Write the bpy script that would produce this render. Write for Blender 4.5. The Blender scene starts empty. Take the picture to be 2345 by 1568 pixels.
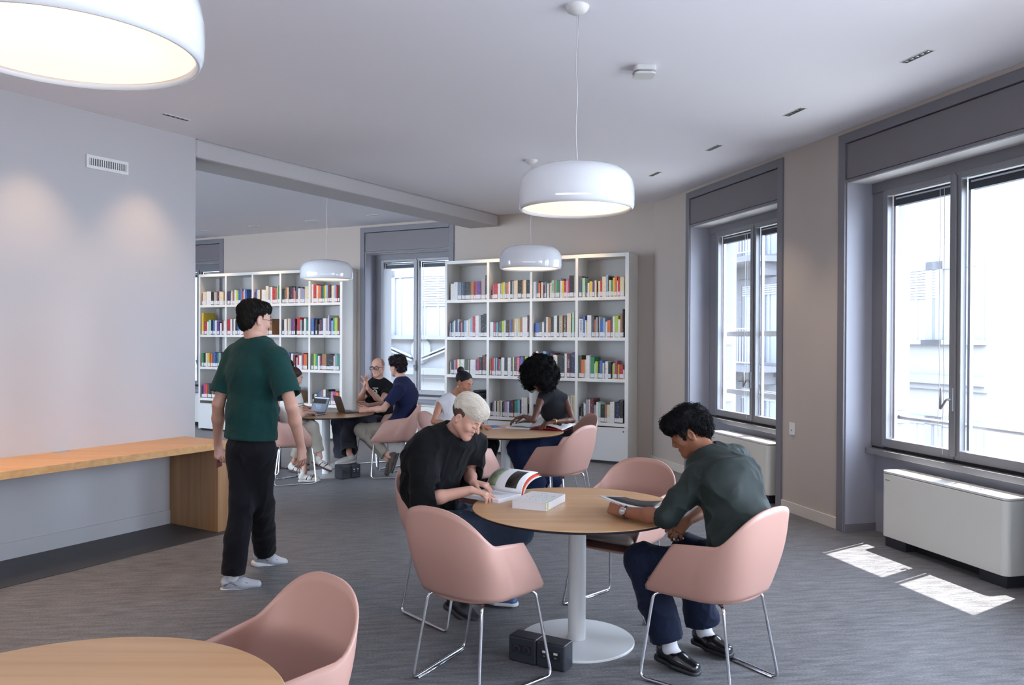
import bpy, bmesh, math, random
import numpy as np
from mathutils import Matrix, Vector
random.seed(7); np.random.seed(7)
SC = bpy.context.scene
COL = SC.collection
# ------------------------------------------------------------------ camera
F, CH = 1830.0, 1.70
_p, _r = math.radians(-.33), math.radians(.26)
cp, sp, cr, sr = math.cos(_p), math.sin(_p), math.cos(_r), math.sin(_r)
RR = np.array([cr, -sp*sr, cp*sr]); UU = np.array([-sr, -sp*cr, cp*cr]); WW = np.array([0, cp, sp])
OO = np.array([0, 0, CH])
cam = bpy.data.cameras.new('camera'); cam.sensor_width = 36.0; cam.lens = 36.0*F/2345.0
cam.clip_start = .05; cam.clip_end = 300
co = bpy.data.objects.new('camera', cam); COL.objects.link(co)
co.matrix_world = Matrix(((RR[0], UU[0], -WW[0], 0), (RR[1], UU[1], -WW[1], 0), (RR[2], UU[2], -WW[2], CH), (0, 0, 0, 1)))
SC.camera = co
# ------------------------------------------------------------------ world, sun, exposure
SC.view_settings.view_transform = 'Standard'; SC.view_settings.look = 'None'
SC.view_settings.exposure = 0.34; SC.view_settings.gamma = 1.0; SC.view_settings.use_curve_mapping = False
SC.cycles.use_denoising = True; SC.cycles.max_bounces = 7; SC.cycles.diffuse_bounces = 4
SC.cycles.sample_clamp_indirect = 6.0; SC.cycles.caustics_reflective = False; SC.cycles.caustics_refractive = False
world = bpy.data.worlds.new('sky'); SC.world = world; world.use_nodes = True
wn = world.node_tree.nodes; bg = wn['Background']
bg.inputs[0].default_value = (0.70, 0.825, 1.0, 1); bg.inputs[1].default_value = 11.5
SUN_DIR = Vector((.82, .57, 2.42)).normalized()
sun = bpy.data.lights.new('sun', 'SUN'); sun.energy = 22.0; sun.angle = .009; sun.color = (1, .96, .9)
so = bpy.data.objects.new('sun', sun); COL.objects.link(so)
so.rotation_euler = SUN_DIR.to_track_quat('Z', 'Y').to_euler(); so.location = (6, 6, 12)

# added fill lamps in the unseen window openings, right wall behind the camera
for k, (sx, sy) in enumerate(((4.02, 3.12), (4.83, .02))):
    al = bpy.data.lights.new('window_daylight', 'AREA'); al.shape = 'RECTANGLE'; al.size = 1.9; al.size_y = 2.2; al.energy = 88; al.color = (.68, .81, 1)
    ao = bpy.data.objects.new('window_daylight', al); COL.objects.link(ao); ao.location = (sx, sy, 1.9)
    ao.rotation_euler = Vector((.9673, .2535, .60)).to_track_quat('Z', 'Y').to_euler()
al = bpy.data.lights.new('rear_washer', 'AREA'); al.shape = 'RECTANGLE'; al.size = 8; al.size_y = 1.; al.energy = 140; al.color = (.92, .95, 1)  # added upward fill behind the camera, no fixture there
ao = bpy.data.objects.new('rear_washer', al); COL.objects.link(ao); ao.location = (-1.0, -1.6, 1.6); ao.rotation_euler = (math.radians(122), 0, math.radians(-8))
# ------------------------------------------------------------------ pixel helpers
def ray(x, y): return (x-1172.5)/F*RR-(y-784)/F*UU+WW
def atz(x, y, z=0.): d = ray(x, y); return OO+d*(z-CH)/d[2]
def atY(x, y, Y): d = ray(x, y); return OO+d*Y/d[1]

# ------------------------------------------------------------------ object helpers
def newmesh(name, verts, faces, smooth=False):
    me = bpy.data.meshes.new(name)
    me.from_pydata([tuple(map(float, v)) for v in verts], [], [tuple(f) for f in faces]); me.update()
    if smooth: me.shade_smooth()
    return me
def link(name, me, mats, parent=None, loc=None, kind=None):
    o = bpy.data.objects.new(name, me); COL.objects.link(o)
    if me is not None and mats is not None:
        for m in (mats if isinstance(mats, (list, tuple)) else [mats]): me.materials.append(m)
    if parent is not None: o.parent = parent
    if loc is not None: o.location = loc
    if kind: o['kind'] = kind
    return o
def tag(o, label=None, cat=None, group=None, kind=None):
    if label: o['label'] = label
    if cat: o['category'] = cat
    if group: o['group'] = group
    if kind: o['kind'] = kind
    return o
def thing(name, label, cat, loc=(0, 0, 0), rz=0., group=None, kind=None):
    o = bpy.data.objects.new(name, None); COL.objects.link(o); o.location = loc; o.rotation_euler = (0, 0, rz)
    o.empty_display_size = .1
    return tag(o, label, cat, group, kind)
class MB:
    """collects shapes into one mesh"""
    def __init__(s): s.v = []; s.f = []
    def add(s, v, f):
        n = len(s.v); s.v += [tuple(map(float, q)) for q in v]; s.f += [tuple(i+n for i in q) for q in f]; return s
    def box(s, a, b, X=None):
        x0, y0, z0 = a; x1, y1, z1 = b
        v = [(x0, y0, z0), (x1, y0, z0), (x1, y1, z0), (x0, y1, z0), (x0, y0, z1), (x1, y0, z1), (x1, y1, z1), (x0, y1, z1)]
        f = [(0, 3, 2, 1), (4, 5, 6, 7), (0, 1, 5, 4), (1, 2, 6, 5), (2, 3, 7, 6), (3, 0, 4, 7)]
        if X:
            v = [X(*q) for q in v]; e = [np.array(v[i])-np.array(v[0]) for i in (1, 3, 4)]
            if np.dot(np.cross(e[0], e[1]), e[2]) < 0: f = [q[::-1] for q in f]
        return s.add(v, f)
    def prism(s, poly, z0, z1):
        n = len(poly); v = [(x, y, z0) for x, y in poly]+[(x, y, z1) for x, y in poly]
        f = [tuple(range(n-1, -1, -1)), tuple(range(n, 2*n))]+[(i, (i+1) % n, n+(i+1) % n, n+i) for i in range(n)]
        return s.add(v, f)
    def tube(s, pts, r, n=10, cap=True):
        P = np.array(pts, float); m = len(P); rr = np.full(m, r) if np.isscalar(r) else np.array(r, float)
        T = np.zeros_like(P); T[1:-1] = P[2:]-P[:-2]; T[0] = P[1]-P[0]; T[-1] = P[-1]-P[-2]
        T /= np.linalg.norm(T, axis=1)[:, None]+1e-9
        u = np.cross(T[0], [0, 0, 1.]); u = np.array([1., 0, 0]) if np.linalg.norm(u) < 1e-3 else u/np.linalg.norm(u)
        v = []
        for i in range(m):
            u = u-T[i]*(u@T[i]); u /= np.linalg.norm(u)+1e-9; w = np.cross(T[i], u)
            for k in range(n):
                a = 2*math.pi*k/n; v.append(P[i]+rr[i]*(math.cos(a)*u+math.sin(a)*w))
        f = [(i*n+k, i*n+(k+1) % n, (i+1)*n+(k+1) % n, (i+1)*n+k) for i in range(m-1) for k in range(n)]
        if cap: f += [tuple(range(n-1, -1, -1)), tuple((m-1)*n+k for k in range(n))]
        return s.add(v, f)
    def lathe(s, prof, n=48, c=(0, 0, 0)):
        m = len(prof); v = []
        for r, z in prof:
            for k in range(n):
                a = 2*math.pi*k/n; v.append((c[0]+r*math.cos(a), c[1]+r*math.sin(a), c[2]+z))
        f = [(i*n+k, i*n+(k+1) % n, (i+1)*n+(k+1) % n, (i+1)*n+k) for i in range(m-1) for k in range(n)]
        return s.add(v, f)
    def build(s, name, mat, parent=None, loc=None, smooth=False, bevel=0, kind=None, seg=2):
        me = newmesh(name, s.v, s.f, smooth); o = link(name, me, mat, parent, loc, kind)
        if bevel:
            m = o.modifiers.new('bevel', 'BEVEL'); m.width = bevel; m.segments = seg; m.limit_method = 'ANGLE'
        return o
def rounded(pts, r, n=5):
    P = [np.array(p, float) for p in pts]; out = [P[0]]
    for i in range(1, len(P)-1):
        a = P[i-1]-P[i]; b = P[i+1]-P[i]; la, lb = np.linalg.norm(a), np.linalg.norm(b); q = min(r, la*.45, lb*.45)
        A = P[i]+a/la*q; B = P[i]+b/lb*q
        for k in range(n+1):
            t = k/n; out.append((1-t)**2*A+2*t*(1-t)*P[i]+t*t*B)
    out.append(P[-1]); return out
def to_mesh(t, m):
    """swap a text object for a plain mesh object"""
    bpy.context.view_layer.update(); me = bpy.data.meshes.new_from_object(t.evaluated_get(bpy.context.evaluated_depsgraph_get()))
    o = bpy.data.objects.new(t.name.split('.')[0], me); COL.objects.link(o); o.parent = t.parent; o.location = t.location; o.rotation_euler = t.rotation_euler
    me.materials.clear(); me.materials.append(m); cu = t.data; bpy.data.objects.remove(t); bpy.data.curves.remove(cu); return o
def autosmooth(o, ang=40):
    o.data.shade_smooth()
    try: o.data.set_sharp_from_angle(angle=math.radians(ang))
    except Exception: pass
    return o
def copytree(o, parent=None, label=None):
    c = o.copy(); COL.objects.link(c); c.parent = parent
    if label: c['label'] = label
    for ch in list(o.children): copytree(ch, c)
    return c

# ------------------------------------------------------------------ materials
def lin(c):
    if isinstance(c, str): c = tuple(int(c[i:i+2], 16) for i in (0, 2, 4))
    return tuple((x/255./12.92 if x/255. <= .04045 else ((x/255.+.055)/1.055)**2.4) for x in c)+(1.,)
def mat(name, c, rough=.5, metal=0., spec=.5, bump=None, var=None, coat=0., sheen=0.):
    m = bpy.data.materials.new(name); m.use_nodes = True; n = m.node_tree.nodes; L = m.node_tree.links
    b = n['Principled BSDF']; b.inputs['Base Color'].default_value = lin(c); b.inputs['Roughness'].default_value = rough
    b.inputs['Metallic'].default_value = metal; b.inputs['Specular IOR Level'].default_value = spec
    b.inputs['Coat Weight'].default_value = coat; b.inputs['Sheen Weight'].default_value = sheen
    if bump or var: tc = n.new('ShaderNodeTexCoord')
    if var:   # (scale, amount)
        no = n.new('ShaderNodeTexNoise'); no.inputs['Scale'].default_value = var[0]; no.inputs['Detail'].default_value = 4
        L.new(tc.outputs['Object'], no.inputs['Vector'])
        mx = n.new('ShaderNodeMix'); mx.data_type = 'RGBA'; mx.blend_type = 'MULTIPLY'; mx.inputs[0].default_value = 1
        cr_ = n.new('ShaderNodeValToRGB'); e = cr_.color_ramp.elements
        a = 1-var[1]; e[0].position = .3; e[1].position = .7; e[0].color = (a, a, a, 1); e[1].color = (1, 1, 1, 1)
        L.new(no.outputs[0], cr_.inputs[0]); mx.inputs[6].default_value = lin(c); L.new(cr_.outputs[0], mx.inputs[7])
        L.new(mx.outputs[2], b.inputs['Base Color'])
    if bump:  # (scale, strength)
        no = n.new('ShaderNodeTexNoise'); no.inputs['Scale'].default_value = bump[0]; no.inputs['Detail'].default_value = 3
        L.new(tc.outputs['Object'], no.inputs['Vector'])
        bu = n.new('ShaderNodeBump'); bu.inputs['Strength'].default_value = bump[1]; bu.inputs['Distance'].default_value = .01
        L.new(no.outputs[0], bu.inputs['Height']); L.new(bu.outputs[0], b.inputs['Normal'])
    return m
def wood(name, c1, c2, axis=0, rough=.38, scale=1.):
    m = bpy.data.materials.new(name); m.use_nodes = True; n = m.node_tree.nodes; L = m.node_tree.links; b = n['Principled BSDF']
    tc = n.new('ShaderNodeTexCoord'); mp = n.new('ShaderNodeMapping'); L.new(tc.outputs['Object'], mp.inputs[0])
    s = [14*scale]*3; s[axis] = .7*scale; mp.inputs['Scale'].default_value = s
    no = n.new('ShaderNodeTexNoise'); no.inputs['Scale'].default_value = 1.3; no.inputs['Detail'].default_value = 6; no.inputs['Distortion'].default_value = .6
    L.new(mp.outputs[0], no.inputs[0]); r = n.new('ShaderNodeValToRGB'); e = r.color_ramp.elements
    e[0].position = .3; e[1].position = .72; e[0].color = lin(c1); e[1].color = lin(c2); L.new(no.outputs[0], r.inputs[0])
    L.new(r.outputs[0], b.inputs['Base Color']); b.inputs['Roughness'].default_value = rough
    return m
def emis(name, c, s):
    m = bpy.data.materials.new(name); m.use_nodes = True; b = m.node_tree.nodes['Principled BSDF']
    b.inputs['Base Color'].default_value = lin(c); b.inputs['Emission Color'].default_value = lin(c); b.inputs['Emission Strength'].default_value = s
    return m
def glassmat():
    m = bpy.data.materials.new('window_glass'); m.use_nodes = True; n = m.node_tree.nodes; L = m.node_tree.links
    n.remove(n['Principled BSDF']); t = n.new('ShaderNodeBsdfTransparent'); g = n.new('ShaderNodeBsdfGlossy'); g.inputs['Roughness'].default_value = .02
    t.inputs[0].default_value = (.97, .985, 1, 1); lw = n.new('ShaderNodeLayerWeight'); lw.inputs[0].default_value = .5; fr = n.new('ShaderNodeMath'); fr.operation = 'POWER'; fr.inputs[1].default_value = 4.; L.new(lw.outputs[1], fr.inputs[0])
    mx = n.new('ShaderNodeMixShader'); L.new(fr.outputs[0], mx.inputs[0]); L.new(t.outputs[0], mx.inputs[1]); L.new(g.outputs[0], mx.inputs[2])
    L.new(mx.outputs[0], n['Material Output'].inputs[0]); return m
def carpetmat():
    m = bpy.data.materials.new('carpet_loop_weave'); m.use_nodes = True; n = m.node_tree.nodes; L = m.node_tree.links; b = n['Principled BSDF']
    tc = n.new('ShaderNodeTexCoord'); mp = n.new('ShaderNodeMapping'); mp.inputs['Rotation'].default_value = (0, 0, math.radians(-8)); L.new(tc.outputs['Object'], mp.inputs[0])
    def noise(sc, det, vec):
        q = n.new('ShaderNodeMapping'); q.inputs['Scale'].default_value = vec; L.new(mp.outputs[0], q.inputs[0])
        o = n.new('ShaderNodeTexNoise'); o.inputs['Scale'].default_value = sc; o.inputs['Detail'].default_value = det; L.new(q.outputs[0], o.inputs[0]); return o
    a = noise(5.5, 4, (1, 5, 1)); c = noise(70, 2, (1, 2.2, 1)); w = n.new('ShaderNodeTexBrick'); qm = n.new('ShaderNodeMapping')
    qm.inputs['Scale'].default_value = (1, 1, 1); L.new(mp.outputs[0], qm.inputs[0]); L.new(qm.outputs[0], w.inputs[0])
    w.inputs['Scale'].default_value = 14; w.inputs['Mortar Size'].default_value = .06; w.inputs['Brick Width'].default_value = 1.6; w.inputs['Row Height'].default_value = .22
    w.inputs['Color1'].default_value = (.9, .9, .9, 1); w.inputs['Color2'].default_value = (.45, .45, .45, 1); w.inputs['Mortar'].default_value = (.3, .3, .3, 1)
    m1 = n.new('ShaderNodeMath'); m1.operation = 'MULTIPLY'; L.new(a.outputs[0], m1.inputs[0]); L.new(c.outputs[0], m1.inputs[1])
    m2 = n.new('ShaderNodeMath'); m2.operation = 'MULTIPLY_ADD'; L.new(w.outputs[0], m2.inputs[0]); m2.inputs[1].default_value = .12; L.new(m1.outputs[0], m2.inputs[2])
    r = n.new('ShaderNodeValToRGB'); e = r.color_ramp.elements; e[0].position = .2; e[0].color = lin('3b3a3d'); e[1].position = .5; e[1].color = lin('7c7a7e')
    L.new(m2.outputs[0], r.inputs[0]); L.new(r.outputs[0], b.inputs['Base Color'])
    bu = n.new('ShaderNodeBump'); bu.inputs['Strength'].default_value = .55; bu.inputs['Distance'].default_value = .012
    L.new(m2.outputs[0], bu.inputs['Height']); L.new(bu.outputs[0], b.inputs['Normal'])
    b.inputs['Roughness'].default_value = .46; b.inputs['Specular IOR Level'].default_value = .75; b.inputs['Sheen Weight'].default_value = .1
    return m
M = dict(
    wall=mat('wall_paint', 'b9b7ba', .8, spec=.2, bump=(60, .03)), wallw=mat('wall_paint_warm', 'bab0a8', .8, spec=.2, bump=(60, .03)),  # right and back walls: warm light tinted into the paint colour
    ceil=mat('ceiling_paint', 'e9e9f0', .85, spec=.2, bump=(40, .02)), carpet=carpetmat(),
    lino=mat('dark_linoleum', '3c3d40', .5, var=(3, .1)), base=mat('skirting_paint', 'd2cac0', .45),
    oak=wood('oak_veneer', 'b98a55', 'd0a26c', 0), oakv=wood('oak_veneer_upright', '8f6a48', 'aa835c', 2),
    top=wood('table_veneer', 'b98b60', 'caa077', 0, .33, .8), edge=mat('table_black_edge', '25242a', .5),
    white=mat('white_powder_coat', 'dcdcdc', .35), shelf=mat('shelf_laminate', 'e2e1dc', .42), shelfback=mat('shelf_back', 'b5b4b2', .6),
    door=mat('cabinet_door', 'd8d8d6', .45), pink=mat('pink_shell', 'bf9487', .42, var=(2, .03)), pad=mat('taupe_leather', '6f625c', .42, bump=(120, .08)),
    chrome=mat('chrome', 'd8d8dc', .12, 1.), frame=mat('window_paint_grey', '75737a', .5), reveal=mat('reveal_paint', '9c9da8', .55),
    panel=mat('roller_box_panel', '716c70', .5), sash=mat('sash_alu', '86868a', .4, .3), black=mat('black_plastic', '1d1e22', .45),
    dgrey=mat('dark_plastic', '2a2d35', .42, bump=(200, .05)), lamp=mat('lamp_enamel', 'dfe1e6', .08, spec=.6, coat=.6),
    diff=emis('lamp_diffuser', 'ffe9d0', .90), rad=mat('radiator_enamel', 'dcddd6', .3, coat=.2), glass=glassmat(),
    cord=mat('cable', 'c9c9cc', .4), paper=mat('paper', 'e6e6ea', .6), stone=mat('facade_render', '868688', .9, bump=(15, .1)),
    stone2=mat('facade_trim', '7d7d82', .9), fwin=mat('far_window', '8d93a0', .5), fframe=mat('far_frame', '8f9098', .5), iron=mat('iron_rail', 'a5a7b0', .5),
    street=mat('street_stone', 'a8a6a2', .9, var=(1, .15)), brown=mat('shutter_guide', '6a5350', .6), steel=mat('brushed_steel', 'b7b9bf', .3, .9),
)
print('base ready')
# ------------------------------------------------------------------ room
H = 3.55
class Wall:
    def __init__(s, p0, d, n):
        s.p = np.array(p0, float); d = np.array(d, float); s.d = d/np.hypot(*d); n = np.array(n, float); s.n = n/np.hypot(*n)
        s.ang = math.atan2(s.d[1], s.d[0])
    def __call__(s, a, t, z): q = s.p+s.d*a+s.n*t; return (q[0], q[1], z)
WR = Wall((1.928, 10.934), (.2535, -.9673), (.9673, .2535))
WB = Wall((1.928, 10.934), (-.884, .467), (.467, .884))
WL = Wall((-3.104, 7.249), (.5167, .8562), (-.8562, .5167))
S_END = 13.9
def xy(W, s, t=0): return W(s, t, 0)[:2]
outline = [xy(WR, S_END, .7), xy(WR, -.35, .7), xy(WB, -.2, .7), xy(WB, 12, .7), (-12.5, 9.5), (-9.8, -2.2)]
fl = MB().prism(outline, -.25, 0.).build('floor', M['carpet'], kind='structure')
ce = MB().prism(outline, H, H+.25).build('ceiling', M['ceil'], kind='structure')
TH = .53
def wall_with_openings(name, W, s0, s1, ops, m):
    """openings (a,b,full) : full = hole to the outside; others take a window niche"""
    mb = MB(); X = lambda a, t, z: W(a, t, z)
    cur = s0
    for a, b, z0, z1 in ops:
        mb.box((cur, 0, 0), (a, TH, H), X); mb.box((a, 0, z1), (b, TH, H), X)
        if z0 > .01: mb.box((a, .33, 0), (b, TH, z0), X)
        cur = b
    mb.box((cur, 0, 0), (s1, TH, H), X)
    return mb.build(name, m, kind='structure')
winR = [(1.075, 2.975), (4.01, 5.95)]; winB = [(3.29, 4.94), (8.30, 10.0)]
wall_with_openings('wall_right', WR, -.2, S_END, [(a, b, .70, 3.43) for a, b in winR]+[(7.1, 9.0, .8, 3.0), (10.1, 12.2, .8, 3.0)], M['wallw'])
wall_with_openings('wall_back', WB, -.2, 12, [(a, b, .70, 3.43) for a, b in winB], M['wallw'])
MB().box((-9.6, 0, 0), (.27, .34, H), lambda a, t, z: WL(a, t, z)).build('wall_left', M['wall'], kind='structure')
# ceiling beam that carries on from the left wall to the back wall
MB().box((.27, 0, 3.376), (5.6, .52, H), lambda a, t, z: WL(a, t, z)).build('trim_1', M['wall'], kind='structure', bevel=.025)
MB().prism([xy(WB, 11.6, 0), xy(WB, 12, 0), (-12.9, 8.0), (-12.5, 7.8)], 0, H).build('wall_far', M['wall'], kind='structure')
# wall behind the camera
pa = np.array(xy(WL, -9.6)); pb = np.array(xy(WR, S_END)); WK = Wall(pa, pb-pa, (0, -1)); LK = np.hypot(*(pb-pa))
MB().box((0, 0, 0), (LK, .3, H), lambda a, t, z: WK(a, t, z)).build('wall_rear', M['wall'], kind='structure')
# baseboards
def baseboard(name, W, s0, s1, m=M['base'], h=.105):
    MB().box((s0, -.016, 0), (s1, 0, h), lambda a, t, z: W(a, t, z)).build(name, m, kind='structure', bevel=.004)
baseboard('baseboard_right', WR, .0, .985); baseboard('baseboard_right', WR, 3.065, 3.925); baseboard('baseboard_right', WR, 6.04, 7.05)
baseboard('baseboard_back', WB, 0, .02); baseboard('baseboard_back', WB, 3.0, 3.2); baseboard('baseboard_left', WL, -9, .0, M['wall'], .13)
# dark strip of floor along the left wall
q = [xy(WL, -9.5, 0), xy(WL, .12, 0), tuple(atz(521, 1217)[:2]), tuple(atz(516, 1221.7)[:2]), (-3.43, 5.356)]
dd = np.array(q[3])-np.array(q[4]); q.append(tuple(np.array(q[4])-dd*4)); q = [q[0], q[1], q[2], q[3], q[5]]
MB().prism(q[::-1], .0, .004).build('trim_2', M['lino'], kind='structure')

# ------------------------------------------------------------------ windows
def window(idx, W, a, b, gl, m0, m1, gr):
    """a,b opening; gl..m0 left sash glass, m1..gr right sash glass (s measured from the corner)"""
    X = lambda s, t, z: W(s, t, z)
    r = thing('window_%d' % idx, None, None, kind='structure')
    B = lambda lo, hi: MB().box(lo, hi, X)
    aw = .088
    B((a-aw, -.022, 0), (a, .03, 3.51)).build('architrave', M['frame'], r, bevel=.004)
    B((b, -.022, 0), (b+aw, .03, 3.51)).build('architrave', M['frame'], r, bevel=.004)
    B((a, -.022, 3.425), (b, .03, 3.51)).build('architrave', M['frame'], r, bevel=.004)
    p = B((a+.008, -.006, 3.11), (b-.008, .02, 3.418)).build('roller_box_panel', M['panel'], r, bevel=.004)
    B((a, -.014, 3.078), (b, .02, 3.104)).build('lip', M['frame'], p, bevel=.003)
    B((a, .02, 3.078), (b, .30, 3.13)).build('soffit', M['white'], r)
    B((a-.001, .0, 0), (a+.012, .33, 3.08)).build('reveal_lining', M['reveal'], r)
    B((b-.012, .0, 0), (b+.001, .33, 3.08)).build('reveal_lining', M['reveal'], r)
    B((a+.012, .31, 0), (b-.012, .331, .70)).build('apron_panel', M['reveal'], r)
    B((a+.012, .0, 0), (a+.022, .31, .07)).build('skirting', M['frame'], r)
    # fixed frame + head board
    t0, t1 = .25, .33
    B((a+.012, t0, 2.99), (b-.012, t1, 3.078)).build('head_rail', M['frame'], r, bevel=.003)
    B((a+.012, t0+.01, .76), (gl-.06, t1, 2.99)).build('jamb_board', M['frame'], r, bevel=.003)
    B((gr+.06, t0+.01, .76), (b-.012, t1, 2.99)).build('jamb_board', M['frame'], r, bevel=.003)
    B((a+.012, t0+.02, .745), (b-.012, t1, .772)).build('gasket', M['black'], r)
    B((a+.03, t0-.06, .695), (b-.03, t1, .745)).build('sill_board', M['sash'], r, bevel=.004)
    for k, (g0, g1) in enumerate(((gl, m0), (m1, gr))):
        lo, hi = g0-.055, g1+.05
        if k: lo = g0-.05; hi = g1+.055
        s = B((lo, t0-.012, .772), (g0, t0+.045, 2.99)).build('sash', M['sash'], r, bevel=.004)
        B((g1, t0-.012, .772), (hi, t0+.045, 2.99)).build('stile', M['sash'], s, bevel=.004)
        B((g0, t0-.012, .772), (g1, t0+.045, .845)).build('rail', M['sash'], s, bevel=.004)
        B((g0, t0-.012, 2.945), (g1, t0+.045, 2.99)).build('rail', M['sash'], s, bevel=.004)
        B((g0, t0+.015, .845), (g1, t0+.021, 2.945)).build('pane', M['glass'], s)
        c = B((g0+.005, t0+.05, 2.85), (g1-.005, t0+.10, 2.935)).build('blind_cassette', M['dgrey'], r)
        B((g0+.03, t0+.048, 2.905), (g1-.03, t0+.05, 2.918)).build('slot', M['white'], c)
        B((g0+.005, t0+.05, .85), (g0+.03, t0+.08, 2.85)).build('guide_rail', M['steel'], r)
    mc = (m0+m1)/2
    B((mc-.022, t0-.03, .80), (mc+.022, t0-.012, 2.97)).build('cover_strip', M['sash'], r, bevel=.004)
    h = B((mc-.016, t0-.045, 1.15), (mc+.016, t0-.03, 1.33)).build('handle', M['sash'], r, bevel=.003)
    MB().tube(rounded([W(mc, t0-.04, 1.24), W(mc, t0-.085, 1.24), W(mc-.05, t0-.095, 1.16), W(mc-.05, t0-.09, 1.33)], .015), .009, 8).build('lever', M['frame'], h, smooth=True)
    for ds, zz in ((-.045, .80), (-.09, .93)):
        pts = [W(m0+ds+.004*math.sin(k*1.3), t0-.02-.004*math.cos(k), 2.9-k*(2.9-zz)/14) for k in range(15)]
        MB().tube(pts, .0022, 5).build('blind_cord', M['cord'], r)
    # outside part: shutter guides, outer reveal and stone sill
    for s0, sg in ((a, 1), (b, -1)):
        x0, x1 = sorted((s0+sg*.085, s0+sg*.145)); B((x0, .345, .75), (x1, .385, 2.98)).build('shutter_guide', M['brown'] if W is WR else M['stone'], r)
        x0, x1 = sorted((s0-.001*sg, s0+sg*.12)); B((x0, .39, .70), (x1, TH+.04, 3.05)).build('outer_reveal', M['stone'], r)
    B((a, .33, .62), (b, TH+.08, .74)).build('outer_sill', M['stone'], r)
    B((a, .33, 2.97), (b, TH, 3.5)).build('outer_lintel', M['stone'], r)
    return r
W2w = window(2, WR, 1.075, 2.975, 1.335, 2.055, 2.17, 2.88)
W1w = window(1, WR, 4.01, 5.95, 4.235, 4.925, 5.035, 5.73)
W3w = window(3, WB, 3.29, 4.94, 3.46, 4.02, 4.13, 4.74)
W4w = window(4, WB, 8.30, 10.0, 8.52, 9.08, 9.19, 9.78)
# round security bars outside the right wall windows
def bar(W, a, b, z, cat_label, square=False):
    r = thing('security_bar', cat_label, 'bar', W((a+b)/2, TH-.08, z))
    L0 = Vector(W((a+b)/2, TH-.08, z))
    g = lambda p: tuple(Vector(p)-L0)
    if square: MB().box((a+.1, TH-.09, z-.03), (b-.1, TH-.07, z+.03), lambda s, t, zz: g(W(s, t, zz))).build('rail', M['white'], r)
    else: MB().tube([g(W(a+.11, TH-.08, z)), g(W(b-.11, TH-.08, z))], .021, 12).build('rail', M['white'], r, smooth=True)
    for s in (a+.12, b-.14):
        hh = .13 if square else .05
        MB().box((s-.004, TH-.16, z-hh), (s+.024, TH, z+hh), lambda s_, t, zz: g(W(s_, t, zz))).build('wall_bracket', M['steel'] if not square else M['white'], r)
bar(WR, 4.01, 5.95, 1.02, 'round white safety bar outside the window nearest the camera')
bar(WR, 1.075, 2.975, 1.06, 'flat lower safety bar outside the second window, near the corner', True)
bar(WR, 1.075, 2.975, 1.76, 'flat upper safety bar outside the second window, near the corner', True)

# radiators (fan coil units)
def fancoil(W, s0, s1, label, first=[]):
    L = s1-s0; c = W((s0+s1)/2, 0, 0)
    r = thing('fan_coil_unit', label, 'radiator', c, W.ang, 'white fan coil units under the windows')
    # local: x along d, y outward (mirrored when needed)
    sgn = 1 if (W.d[0]*W.n[1]-W.d[1]*W.n[0]) > 0 else -1
    def X(x, y, z): return (x, y*sgn, z)
    h = L/2; R = .045; prof = []
    n = 6
    for k in range(n+1): a_ = math.pi/2*k/n; prof.append((h-R+R*math.sin(a_), .0+R-R*math.cos(a_)))
    poly = [(-x, y) for x, y in prof[::-1]]+prof+[(h, .22), (-h, .22)]
    if sgn < 0: poly = [(x, -y) for x, y in poly][::-1]
    b = MB().prism(poly[::-1] if False else poly, .085, .60).build('housing', M['rad'], r, bevel=.004)
    t = MB().prism(poly, .604, .622).build('top_grille', M['white'], r, bevel=.003)
    for k in range(5): MB().box((h-.42+k*.03, .10, .622), (h-.405+k*.03, .115, .625), X).build('button', M['dgrey'], t)
    MB().box((-h+.02, .03, 0), (-h+.25, .2, .085), X).build('foot', M['dgrey'], r)
    MB().box((h-.25, .03, 0), (h-.02, .2, .085), X).build('foot', M['dgrey'], r)
    MB().box((-h+.25, .12, .0), (h-.25, .2, .085), X).build('plinth', M['black'], r)
    MB().box((-h+.05, -.0015, .548), (-h+.10, .001, .553), X).build('badge', M['dgrey'], b)
    return r
fancoil(WR, 4.47, 5.69, 'white fan coil unit under the window nearest the camera')
fancoil(WR, 1.60, 2.80, 'white fan coil unit behind the man in the green shirt')
fancoil(WB, 3.32, 4.55, 'white fan coil unit behind the navy shirt man, beside the corner bookcase')
fancoil(WB, 8.5, 9.75, 'white fan coil unit at the far end of the long bookcase')

# wall switch, air vent, smoke detector, ceiling spots
sw = thing('wall_switch', 'small white switch plate on the wall between the two windows', 'switch', WR(3.23, 0, .825))
MB().box((-.04, -.012, -.06), (.04, 0, .06), lambda x, y, z: tuple(WR.d*x+WR.n*y)+(z,)).build('plate', M['white'], sw, bevel=.003)
MB().tube([tuple(WR.n*-.012)+(-.015,), tuple(WR.n*-.014)+(-.015,)], .006, 8).build('led', M['dgrey'], sw)
av = thing('air_vent', 'white slotted air grille high on the left wall', 'vent', WL(-.6, 0, 3.14))
XL = lambda x, y, z: tuple(WL.d*x+WL.n*y)+(z,)
fr = MB(); fr.box((-.185, -.012, .03), (.185, 0, .055), XL).box((-.185, -.012, -.055), (.185, 0, -.03), XL).box((-.185, -.012, -.03), (-.165, 0, .03), XL).box((.165, -.012, -.03), (.185, 0, .03), XL)
fr.build('frame', M['white'], av)
MB().box((-.165, -.003, -.03), (.165, -.001, .03), XL).build('backing', M['dgrey'], av)
slat = None
for k in range(17):
    x = -.155+k*.0194
    if slat is None: slat = MB().box((-.0045, -.010, -.03), (.0045, -.003, .03), XL).build('slat', M['white'], av); slat.location = XL(x, 0, 0)
    else: o = slat.copy(); COL.objects.link(o); o.parent = av; o.location = XL(x, 0, 0)
sd = thing('smoke_detector', 'white rounded square smoke detector on the ceiling', 'detector', (.894, 5.47, H))
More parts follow.
